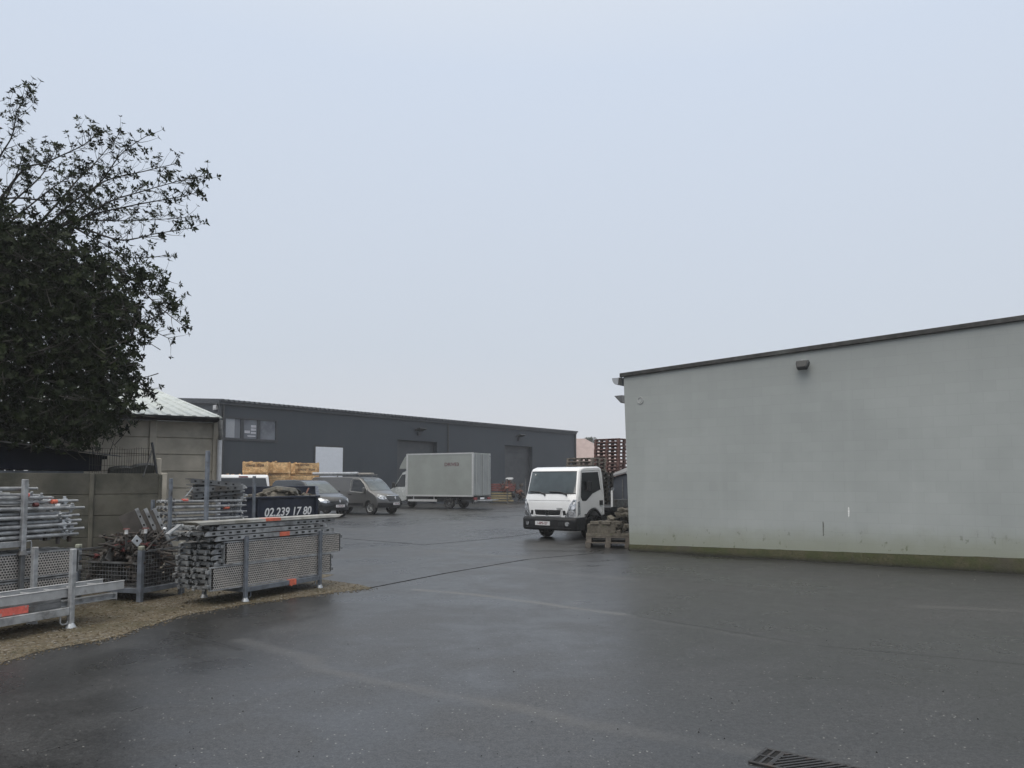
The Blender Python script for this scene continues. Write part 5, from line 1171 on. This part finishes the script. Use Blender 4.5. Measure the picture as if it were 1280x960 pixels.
meshp((.037,-.0,0),(KL-.037,0,0),.19,zc-.03,'mesh_panel'); meshp((0,.037,0),(0,KW-.037,0),.19,zlow,'mesh_panel'); meshp((KL,.037,0),(KL,KW-.037,0),.19,zc-.03,'mesh_panel'); meshp((.037,KW,0),(KL-.037,KW,0),.19,zc-.03,'mesh_panel')
# fittings
def fit_coupler():
    o = root('scaffold_coupler', 'x', 'coupler')
    m = MB(); m.lathe([(.026,-.022),(.040,-.022),(.040,.022),(.026,.022),(.026,-.022)], (0,0,0), 'z', 10); m.lathe([(.026,-.022),(.040,-.022),(.040,.022),(.026,.022),(.026,-.022)], (0,.07,0), 'x', 10)
    m.box(-.02,.02,.03,.045,-.02,.02); m.build('clamp', rust, o)
    MB().tube([(.045,-.02,-.02),(.045,-.02,.06)], .008, 6).build('bolt', grime_metal, o); return o
def fit_jack():
    o = root('base_jack', 'x', 'base jack')
    MB().tube([(0,0,0),(0,0,.48)], .018, 8).build('spindle', grime_metal, o, smooth=True)
    MB().box(-.07,.07,-.07,.07,-.006,.0).build('base_plate', grime_metal, o)
    m = MB(); m.lathe([(.019,.22),(.036,.22),(.036,.26),(.019,.26)], (0,0,0), 'z', 8); m.bar((-.11,0,.24),(.11,0,.24),.016,.016); m.build('wing_nut', red_paint, o); return o
def fit_head():
    o = root('fork_head', 'x', 'fork head')
    m = MB(); m.box(-.07,.07,-.05,.05,0,.008); m.box(-.07,-.062,-.05,.05,.008,.13); m.box(.062,.07,-.05,.05,.008,.13); m.build('fork', grime_metal, o, bevel=.003)
    MB().tube([(0,0,-.3),(0,0,-.001)], .017, 8).build('spindle', rust, o); return o
def fit_brace():
    o = root('brace_bar', 'x', 'brace')
    MB().tube([(-.32,0,0),(.32,0,0)], .015, 8).build('bar', rust, o)
    m = MB(); m.box(-.36,-.321,-.022,.022,-.006,.006); m.build('flat_end', rust, o); m = MB(); m.box(.321,.36,-.022,.022,-.006,.006); m.build('flat_end', rust, o); return o
protos = [(fit_coupler, 'rusty scaffold coupler lying in the heap of fittings in the mesh cage', 190), (fit_jack, 'oily base jack with red wing nut in the heap in the mesh cage', 8), (fit_head, 'grey fork head piece lying in the heap in the mesh cage', 22), (fit_brace, 'rusty short brace bar lying across the heap in the mesh cage', 40)]
random.seed(44)
def heapz(x, y):
    return .50+.42*math.exp(-(((x-KL*.62)/.42)**2+((y-.45)/.42)**2))+.05*math.sin(7*x+5*y)
for fn, lab, n in protos:
    p = fn()
    for i in range(n):
        o = p if i == 0 else dup(p)
        x, y = random.uniform(.08,KL-.08), random.uniform(.08,KW-.08); zz = heapz(x, y)
        z = zz-random.uniform(-.04,.08) if i % 3 == 0 else random.uniform(.24,zz)
        if i % 3 == 1: x = random.uniform(.05,.16) if i % 2 else x; y = y if i % 2 else random.uniform(.05,.16)
        if fn is fit_brace: x = min(max(x,.36),KL-.36); z += .03; rot = (random.uniform(0,6), random.uniform(-.35,.35), random.uniform(0,6.28))
        elif fn is fit_jack: rot = (random.choice((1.2,-1.2,1.5,-1.5))+random.uniform(-.2,.2), random.uniform(-.3,.3), random.uniform(0,6.28)); x = min(max(x,.3),KL-.3); y = min(max(y,.3),KW-.3); z += .05
        else: rot = (random.uniform(0,6.28), random.uniform(0,6.28), random.uniform(0,6.28))
        o.location = W2(cg, x, y, z); o.rotation_euler = rot; o['label'] = lab; o['group'] = 'scaffold fittings in the mesh cage'
for (u, v, d, lab) in ((158,665,10.95,'left of the two fittings with white tips and red handles over the mesh cage'),(182,664,11.1,'right of the two fittings with white tips and red handles over the mesh cage')):
    c = pd(u, v, d); o = root('red_handle_jack', lab, 'fitting', c, ka, 'red handled fittings on the heap')
    MB().tube([(0,0,-.25),(0,0,.0)], .016, 8).build('spindle', grime_metal, o); MB().tube([(0,0,-.03),(0,0,.03)], .022, 8).build('white_tip', white_plastic, o)
    MB().lathe([(.038,.036),(.05,.04),(.038,.05),(.038,.036)], (0,0,0), 'z', 12).build('ring_handle', red_paint, o)
c = pd(171,676,10.8); o = root('plate_washer', 'square steel plate with a hole leaning on the fittings heap', 'plate', c, ka); o.rotation_euler = (R(75),R(45),ka+R(-20))
MB().box(-.06,.06,-.06,.06,-.006,.006).build('plate', galv_light, o, bevel=.002); MB().lathe([(0,.0065),(.018,.0065)], (0,0,0), 'z', 10).build('hole', pit_black, o, fix=False)
# leaning toe panels behind the cage
for i in range(3):
    c = pd(176+i*11,637,11.75-.05*i); o = root('toe_board', f'brown steel edged board leaning behind the cage heap, {ORD[i]} of three', 'panel', Vector((c.x+.22, c.y, .62)), ka+R(-25), 'panels leaning behind the cage heap'); o.rotation_euler = (R(0), R(-24), ka+R(-40))
    h = c.z-.62+.06
    MB().box(-.24 if i == 0 else -.05,-.001,-.012,.012,.0,h).build('sheet', M('brown_ply', (.075,.066,.058), .6, 0, .2, 6), o)
    m = MB(); m.box(.0,.05,-.02,.02,.0,h+.01); m.build('edge_channel', galv, o)
    m = MB()
    for k in range(4): m.add([(.012,-.0205,h*(.2+.2*k)),(.036,-.0205,h*(.2+.2*k)),(.036,-.0205,h*(.2+.2*k)+.03),(.012,-.0205,h*(.2+.2*k)+.03)], [(0,1,2,3)])
    m.build('slot', pit_black, o, fix=False)
sb = root('leaning_rod', 'rusty steel rod leaning across the right corner of the mesh cage', 'rod', (0,0,0)); a, b = pd(183,688,10.75), pd(206,661,11.3); MB().tube([a,b], .014, 8).build('rod', rust, sb); MB().blob(b, .03, 1, .1).build('knuckle', galv_light, sb, smooth=True)
# ---- third stillage behind
P3 = pd(212.5,640,12.4); P3 = Vector((P3.x,P3.y,0)); a3 = R(62); TP = lambda u, v, yo=0: pl(u, v, P3, a3, yo)
x3, z3b = TP(318,595); z3a = TP(212.5,598)[1]; print('third rack', x3, z3a, z3b)
r3 = root('mixed_stillage', 'tall post stillage of tubes and beams behind the centre stillage', 'rack', P3, a3)
for (x, y, h) in ((0,0,z3a),(x3,0,z3b),(0,.42,z3a-.35),(x3,.42,z3b-.35)):
    p = MB().box(x-.024,x+.024,y-.024,y+.024,.03,h).build('post', blue_steel, r3, bevel=.005); MB().lathe([(0,0),(.055,0),(.028,.05),(0,.05)], (x,y,0), 'z', 10).build('foot', galv_light, p)
for y in (0,.42): MB().box(.026,x3-.026,y-.02,y+.02,.72,.79).build('beam', blue_steel, r3)
for x in (0,x3): MB().box(x-.02,x+.02,.026,.394,.72,.79).build('beam', blue_steel, r3)
random.seed(55); xe3 = TP(309,640,.05)[0]
for row in range(6):
    for i in range(4):
        lab = f'front bright tube, {ORD[row]} row up, in the stillage behind the slotted decks' if i == 0 else f'tube {ORD[i]} from the front, {ORD[row]} row up, in the stillage behind the slotted decks'
        put_tube(lab, 'tubes in the stillage behind the slotted decks', W2(r3, random.uniform(-.03,.05), .05+i*.10, .86+row*.098), (random.uniform(-1,1), R(random.uniform(-.6,.6)), a3+R(random.uniform(-.5,.5))), (xe3-.03)/2.45)
for (u, v, lab) in ((284,634.5,'orange band on a bright tube behind the slotted decks'),(232,625.5,'pink band on a bright tube behind the slotted decks')):
    s_, z_ = TP(u, v, .03); o = root('tape_band', lab, 'tape', W2(r3, s_, .05, z_), a3); MB().tube([(-.05,0,0),(.05,0,0)], .029, 10).build('band', orange_tape if u > 250 else red_label, o)
def punched_beam(L_):
    o = root('punched_beam', 'x', 'steel beam')
    m = MB(); m.box(0,L_,0,.02,0,.085); m.box(0,L_,.0201,.16,.07,.085); m.m = 1; n = int(L_/.16)
    for i in range(n):
        x = .08+i*.16; m.add([(x-.022,-.0015,.03),(x+.022,-.0015,.03),(x+.022,-.0015,.058),(x-.022,-.0015,.058)], [(0,1,2,3)])
    m.build('channel', [galv_dark, pit_black], o, fix=False)
    m = MB(); m.box(L_,L_+.05,.0,.05,.015,.07); m.tube([(L_+.05,.03,.04),(L_+.12,.03,.03)], .02, 6); m.build('end_claw', galv, o); return o
pb = punched_beam(1.05); k = 0
for (u0, v, y, tilt, yaw) in ((239,600.5,.10,-4.0,-1),(242,612,.02,2.0,0),(241,620,.05,4.5,2),(238,623,.20,0,-3),(241,608,.24,-3,4),(240,616,.30,-2,-4),(245,603,.34,-5,6)):
    o = pb if k == 0 else dup(pb); s_, z_ = TP(u0, v, y); o.location = W2(r3, s_, y, z_-.05); o.rotation_euler = (0, R(-tilt), a3+R(yaw))
    o['label'] = f'grey punched steel beam lying loose over the tubes behind, {ORD[k]} of the pile'; o['group'] = 'punched beams over the rear stillage'; k += 1
tri = root('bright_bracket', 'small bright triangular bracket on top of the tubes behind the mesh cage', 'bracket', pd(233,618,12.6), a3)
m = MB(); m.bar((0,0,-.02),(.12,0,.11),.02,.012); m.build('arm', galv_light, tri); m = MB(); m.bar((.0,0,-.02),(-.06,0,-.06),.02,.012); m.build('arm', galv, tri)
# ------------------------------------------------------------------ navy skip with rubble
K0 = pd(318,640,21.0); K0 = Vector((K0.x,K0.y,0)); ska = R(66.3); SK = lambda u, v, yo=0: pl(u, v, K0, ska, yo)
xr, zrim = SK(398,619); zrim = SK(330,622.0)[1]; print('skip', xr, zrim)
sk = root('rubble_skip', 'navy steel skip full of rubble with a white phone number on its side', 'skip', K0, ska)
x0 = -1.3; WK = 1.5; SH = 1.75
def skw(x, y, z): return (x+y*SH/WK, y, z)
kb = pd(400,608,25.0)
m = MB()
def wallq(p, q, th, h, b=.12):
    (x_a,y_a),(x_b,y_b) = p, q; d = Vector((x_b-x_a,y_b-y_a,0)).normalized(); n_ = Vector((-d.y,d.x,0))*th
    vs = [(x_a,y_a),(x_b,y_b),(x_b+n_.x,y_b+n_.y),(x_a+n_.x,y_a+n_.y)]
    return MB().add([(x,y,z) for z in (b,h) for x,y in vs], [(3,2,1,0),(4,5,6,7),(0,1,5,4),(1,2,6,5),(2,3,7,6),(3,0,4,7)])
zf = None
far = (x0+SH, WK), (xr+SH, WK)
zf = pl(380,608.5, W2(sk,0,WK,0), ska)[1]
wallq((x0,0),(xr,0),.04,zrim-.03).build('near_side', navy, sk)
wallq((xr+SH,WK),(x0+SH,WK),.04,zf-.03).build('far_side', navy, sk)
wallq((xr-.0,.045),(xr+SH-.045,WK-.045),.04,zrim-.03).build('end_wall', navy, sk); wallq((x0+SH,WK-.045),(x0,.045),.04,zrim-.03).build('end_wall', navy, sk)
MB().add([(x0,0,.12),(xr,0,.12),(xr+SH,WK,.12),(x0+SH,WK,.12)], [(0,1,2,3)]).build('floor', navy, sk)
MB().box(x0-.02,xr+.03,-.05,.05,zrim-.03,zrim+.03).build('rim', navy, sk, bevel=.01)
MB().box(x0+SH,xr+SH+.03,WK-.05,WK+.05,zf-.03,zf+.03).build('rim', navy, sk, bevel=.01)
m = MB(); m.bar((xr+.03,.05,zrim),(xr+SH,WK-.06,zf),.10,.06); m.build('rim', navy, sk)
for x in (x0+.1,xr-.12,(x0+xr)/2-.6): MB().box(x-.05,x+.05,-.045,-.001,.05,zrim-.032).build('rib', navy, sk, bevel=.006)
for x in (x0+.4,xr-.4): MB().box(x-.06,x+.06,.1,1.3,0,.118).build('skid', navy, sk)
tx0, tz = SK(330,639.3); tx1, tz1 = SK(388.5,637.5)
o = text('02.239 17 80', .30, letter_white, sk, ((tx0+tx1)/2,-.006,tz-.045), (R(90),0,0), shear=.18, ext=.002)
bb_ = [v.co.x for v in o.data.vertices]; wid = max(bb_)-min(bb_); o.scale = ((tx1-tx0)/wid, 1.1, 1)
random.seed(8)
rb_ = MB(); n, mm = 36, 14; vs = []
for i in range(n+1):
    for j in range(mm+1):
        x = x0+.05+(xr-x0-.1)*i/n; y = .05+(WK-.1)*j/mm; t_ = x+y*SH/WK
        h = zrim-.10+.20*math.exp(-((x-.9)/.6)**2)*math.sin(math.pi*j/mm)+.10*math.sin(math.pi*j/mm)+random.uniform(-.035,.045); vs.append((t_, y, h))
rb_.add(vs, [(i*(mm+1)+j,(i+1)*(mm+1)+j,(i+1)*(mm+1)+j+1,i*(mm+1)+j+1) for i in range(n) for j in range(mm)])
for _ in range(90):
    x, y = random.uniform(x0+.2,xr-.3), random.uniform(.15,WK-.2); rb_.blob((x+y*SH/WK,y,zrim-.04+.18*math.exp(-((x-.9)/.7)**2)+random.uniform(0,.08)), random.uniform(.04,.10), 1, .35, (1.2,.9,.7))
o = rb_.build('rubble', rubble_mat, None, smooth=True); o.location = K0; o.rotation_euler = (0,0,ska); tag(o, 'grey brown rubble and soil heaped in the navy skip', 'rubble', kind='stuff')
sbp = root('broken_slab', 'large grey broken slab on top of the rubble in the skip', 'slab', W2(sk, 1.1+.7, .6, zrim+.10), ska+R(8)); sbp.rotation_euler = (R(-14), R(6), ska)
m = MB(); m.prism([(-.55,-.3),(.2,-.36),(.62,-.12),(.5,.28),(-.1,.34),(-.6,.2)], XY, -.03, .10); m.build('slab', M('broken_slab_grey', (.20,.19,.165), .85, 0, .25, 6, bump=.3, bs=25), sbp, bevel=.02)
stk = root('broken_stick', 'reddish broken stick poking out of the skip rubble', 'stick', W2(sk, xr-.5+.8, .7, zrim-.02), ska); MB().tube([(-.12,0,-.08),(.18,.05,.26)], .025, 6).build('stick', M('red_brown_stick', (.16,.07,.05), .7), stk)
cb = root('torn_hose', 'dark bent hose end lying on the skip rubble', 'hose', W2(sk, xr-1.0+.8, .65, zrim+.02), ska); MB().tube(catmull([Vector((-.25,0,-.05)),Vector((-.1,0,.14)),Vector((.1,0,.16)),Vector((.2,.03,-.02))],5), .04, 8).build('hose', dark_plastic, cb, smooth=True)
# ------------------------------------------------------------------ timber crates
def crate(w=1.3, d=1.1, h=.70):
    o = root('timber_crate', 'x', 'crate')
    random.seed(3)
    for (ax, fix_) in (('f',0),('b',d),('l',0),('r',w)):
        m = MB(); n = 4; ph_ = (h-.12)/n
        for i in range(n):
            z0_ = .10+i*ph_+random.uniform(-.004,.004); z1_ = z0_+ph_-.014
            if ax in 'fb': m.box(.002,w-.002,fix_-.012,fix_+.012,z0_,z1_)
            else: m.box(fix_-.012,fix_+.012,.014,d-.014,z0_,z1_)
        m.build('side_boards', wood_new, o)
    m = MB()
    for x in (.05,w-.05):
        for y in (.05,d-.05): m.box(x-.035,x+.035,y-.035,y+.035,.0,h)
    m.build('corner_posts', wood_new, o)
    m = MB()
    for y in (.1,d/2,d-.1): m.box(.016,w-.016,y-.05,y+.05,.0,.075)
    m.box(.016,w-.016,.016,d-.016,.076,.10); m.build('skid_base', wood_new, o)
    return o
cp = crate(); fc = [True]
def stencil(par, x, z, w, h, n, mat):
    m = MB(); cw = w/n
    for i in range(n):
        if i in (4,) and n > 7: continue
        x0_ = x+i*cw; m.box(x0_,x0_+cw*.22,-.017,-.0125,z,z+h); m.box(x0_+cw*.5,x0_+cw*.75,-.017,-.0125,z,z+h)
        m.box(x0_+cw*.22,x0_+cw*.5,-.017,-.0125,z+h*(.0,.4,.75)[i%3],z+h*((.0,.4,.75)[i%3]+.25))
    m.build('stencil', mat, par)
def stack(u, Y, n, ang, lab, pw=None):
    b = pd(u, 620, Y); b = Vector((b.x,b.y,0))
    for i in range(n):
        o = cp if fc[0] else dup(cp); fc[0] = False
        o.location = b+Vector((random.uniform(-.03,.03),random.uniform(-.03,.03),i*.703)); o.rotation_euler = (0,0,ang+R(random.uniform(-1,1)))
        o['label'] = f'fresh timber crate, {ORD[i]} from the ground in the {lab}'; o['group'] = 'timber crates by the warehouse'
    return o
ang_c = R(14)
tops = []
for (u, Y, n, lab) in ((302.5,41.0,4,'crate stack nearest the warehouse window'),(331,42.0,4,'middle crate stack behind the white van'),(368.5,43.2,4,'crate stack next to the white door'),(276.5,40.2,3,'shorter crate stack beside the concrete shed'),(350,44.6,4,'crate stack set back behind the others')):
    random.seed(int(u)); t = stack(u, Y, n, ang_c, lab); tops.append((t, u))
random.seed(77)
for t, u in tops:
    if u in (302.5, 368.5):
        MB().box(.10,1.2,-.0125,-.0121,.38,.62).build('label_board', wood_new, t)
        stencil(t, .16, .42 if u < 350 else .24, .95, .13 if u < 350 else .11, 8, letter_dark)
        if u > 350: stencil(t, .28, .50, .5, .11, 5, letter_dark)
k = 0
for t, u in tops:
    for i in range(7):
        o = root('timber_offcut', 'pale timber offcut poking above the rim of a timber crate', 'timber', t.matrix_basis @ Vector((random.uniform(.15,1.1), random.uniform(.12,.9), random.uniform(.52,.66))), ang_c, 'offcuts in the timber crates')
        o.rotation_euler = (random.uniform(-.3,.3), random.uniform(-.35,.35), random.uniform(0,3)); MB().box(-.30,.30,-.05,.05,-.02,.02).build('board', wood_new, o); k += 1
# ------------------------------------------------------------------ pallets
def pallet(mat, xw=1.0, yl=1.2):
    m = MB(); random.seed(9)
    for i in range(5):
        x0_ = (xw-.12)/4*i; m.box(x0_,x0_+.12,0,yl,.122,.144)
    for y in (0,(yl-.1)/2,yl-.1): m.box(0,xw,y,y+.1,.100,.1215)
    for x in (0,(xw-.12)/2,xw-.12):
        for y in (0,(yl-.1)/2,yl-.1): m.box(x+.002,x+.118,y+.002,y+.098,.0222,.0998)
        m.box(x,x+.12,0,yl,0,.022)
    return m
def pallet_stack(corner, n, mat, ang, lab, grp, xw=1.0, yl=1.2, jit=.02):
    p = None
    for i in range(n):
        if p is None: p = o = pallet(mat, xw, yl).build('wooden_pallet', mat)
        else: o = p.copy(); COL.objects.link(o)
        o.location = (corner.x+random.uniform(-jit,jit), corner.y+random.uniform(-jit,jit), i*.1455); o.rotation_euler = (0,0,ang+R(random.uniform(-.8,.8)))
        k = n-1-i; w_ = 'topmost' if k == 0 else (f'{ORD[k]} from the top' if k < 20 else f'{ORD[i]} from the ground')
        tag(o, f'{lab}, {w_}', 'pallet', grp)
random.seed(12); pa = R(52)
c1 = pd(774,620,31.5); zt1 = pd(774,546.5,31.5).z; pallet_stack(c1, int(zt1/.1455), wood_red, pa, 'red brown pallet in the stack against the sky', 'pallets in the tall red brown stack')
c2 = pd(741,620,29.2); zt2 = pd(741,567.5,29.2).z; pallet_stack(c2, int(zt2/.1455), wood_old, pa, 'weathered pallet in the stack behind the white cab roof', 'pallets behind the white cab')
c3 = pd(752.5,620,27.4); pallet_stack(c3, 14, M('dark_timber', (.045,.042,.038), .75, 0, .3, 10, tint=.3), pa, 'dark pallet in the low stack between cab and metal shed', 'dark pallets behind the cab', .8, 1.2)
# paver pallets in front
V0 = gp(731.5,684.5); va = R(-9); VW = 1.14
pr = root('wooden_pallet', 'lower of the two weathered pallets under the paving stones', 'pallet', V0, va, 'pallets under the paving stones')
m = MB()
for x in (0,(VW-.14)/2,VW-.14): m.box(x,x+.14,0,1.0,0,.022)
m.build('base_boards', wood_old, pr, bevel=.003)
m = MB()
for x in (0,(VW-.14)/2,VW-.14):
    for y in (0,.43,.86): m.box(x,x+.14,y,y+.14,.0222,.113)
m.build('blocks', wood_old, pr, bevel=.004)
m = MB()
for y in (0,.22,.44,.66,.86): m.box(0,VW,y,y+.14,.1135,.138)
m.build('deck_boards', wood_old, pr, bevel=.003)
p2 = dup(pr, V0+Vector((.02,.0,.1405)), (0,0,va+R(1)), 'upper of the two weathered pallets under the paving stones')
zb0 = .283
pv = MB().box(-.11,.11,-.055,.055,0,.08).build('paving_stone', paver_mat, None, bevel=.006); fp_ = [True]
def paver(loc, rot, lab):
    o = pv if fp_[0] else pv.copy()
    if not fp_[0]: COL.objects.link(o)
    fp_[0] = False
    o.location = loc; o.rotation_euler = rot; tag(o, lab, 'paving stone', 'grey paving stones on the front pallets')
def VL(x, y, z): c, s_ = math.cos(va), math.sin(va); return Vector((V0.x+c*x-s_*y, V0.y+s_*x+c*y, z))
random.seed(19)
for j in range(8):
    for i in range(5):
        paver(VL(.13+i*.222+random.uniform(-.004,.004), .07+j*.114, zb0), (0,0,va), f'grey paver in the flat bottom layer, {ORD[i]} from its free end, {ORD[j]} row' if True else '')
for j in range(3):
    for i in range(8):
        x = .10+i*.088
        if x > .80: continue
        paver(VL(x, .10+j*.225, zb0+.082+.11), (R(random.uniform(-2,2)), R(90), va+R(90)), f'grey paver standing on edge over the flat layer, {ORD[i]} in row {ORD[j]}')
for i in range(7):
    x = .24+.09*i*1.1; paver(VL(min(x,.95), .12+(i%3)*.2, zb0+.082+.222), (0,0,va+R(random.uniform(-14,14))), f'paver lying loose across the upright ones, {ORD[i]} from their free end')
for i in range(9):
    x, y = random.uniform(.78,1.06), random.uniform(.10,.45); paver(VL(x, y, zb0+.085+.07*(i//3)), (R(random.uniform(-14,14)), R(random.uniform(-14,14)), random.uniform(0,3)), 'paver tumbled at the wall end of the front pallet heap')
n = 0
for lay in range(5):
    for i in range(9-lay):
        x, y = .42+.10*lay+random.uniform(0,.64-.09*lay), .52+random.uniform(0,.38); paver(VL(min(x,1.06), y, zb0+.19+lay*.105), (R(random.uniform(-22,22)), R(random.uniform(-22,22)), random.uniform(0,3.1)), 'mossy paver in the loose heap behind the upright row'); n += 1
# ------------------------------------------------------------------ stored material by the far roller door
random.seed(23)
def WQ(u, Y, z=0): b = pd(u, 620, Y); return Vector((b.x,b.y,z))
B0 = WQ(613,64.0); pa_ = R(-6)
for i in range(4):
    for j in range(3):
        o = root('timber_beam', f'yellow timber beam in the pile by the far roller door, layer {ORD[i]} up', 'timber beam', B0+Vector((random.uniform(-.2,.2), j*.28, .12+i*.20)), pa_, 'yellow beams by the far roller door')
        MB().box(0,1.75,0,.24,0,.13).build('beam', wood_yellow, o, bevel=.01)
for i in range(4):
    for j in range(3):
        o = root('red_steel_prop', f'dull red steel prop in the pile over the yellow beams, layer {ORD[i]} up', 'steel prop', B0+Vector((random.uniform(-.1,.1), j*.22, .98+i*.16)), pa_, 'red props by the far roller door')
        MB().box(0,2.1,0,.13,0,.13).build('prop', M('dull_red_steel', (.17,.05,.045), .6, .1, .25, 6, (.09,.04,.03), 4, (.5,.7)), o, bevel=.02); MB().box(2.1,2.12,-.03,.16,-.03,.16).build('end_plate', rust, o)
for i in range(34):
    u, z = random.uniform(626,655), 0
    top = 2.15-.035*abs(u-636)*1.2; z = random.uniform(.9 if u < 640 else .05, max(1.0, top))
    o = root('rusty_offcut', 'rusty brown steel scrap jumbled by the far roller door', 'scrap', WQ(u, 64.2+random.uniform(-.4,.7), z), random.uniform(0,3), 'rusty scrap by the far roller door')
    o.rotation_euler = (random.uniform(-.6,.6), random.uniform(-.8,.8), random.uniform(0,3))
    m = MB()
    if i % 3 == 0: m.tube([(-.5,0,0),(.5,0,0)], .05, 6)
    elif i % 3 == 1: m.box(-.3,.3,-.12,.12,-.08,.08)
    else: m.lathe([(.12,-.12),(.2,-.12),(.2,.12),(.12,.12),(.12,-.12)], (0,0,0), 'z', 10)
    m.build('piece', rust if i % 4 else M('brown_red_rust', (.19,.075,.05), .75, .1, .3, 7), o)
for i, (u, Y) in enumerate(((613.5,63.8),(634,63.8),(657,64))):
    o = root('stillage_post', ('upright post beside the box truck tail in the far pile','upright post in the middle of the far red pile','upright post at the cab end of the far red pile')[i], 'post', WQ(u, Y), 0, 'posts of the far pile')
    MB().box(-.04,.04,-.04,.04,0,2.0).build('post', grime_metal, o); MB().box(-.09,.09,-.09,.09,0,.0-.001+.02).build('foot', rust, o)
o = root('white_sheet_bundle', 'crumpled white sheet on top of the far rusty pile', 'sheet', WQ(637, 64.1, 1.98), .3); m = MB(); m.blob((0,0,0), .24, 2, .3, (1.5,.8,.5)); m.build('sheet', M('dull_white_sheet', (.36,.37,.38), .6), o, smooth=True)
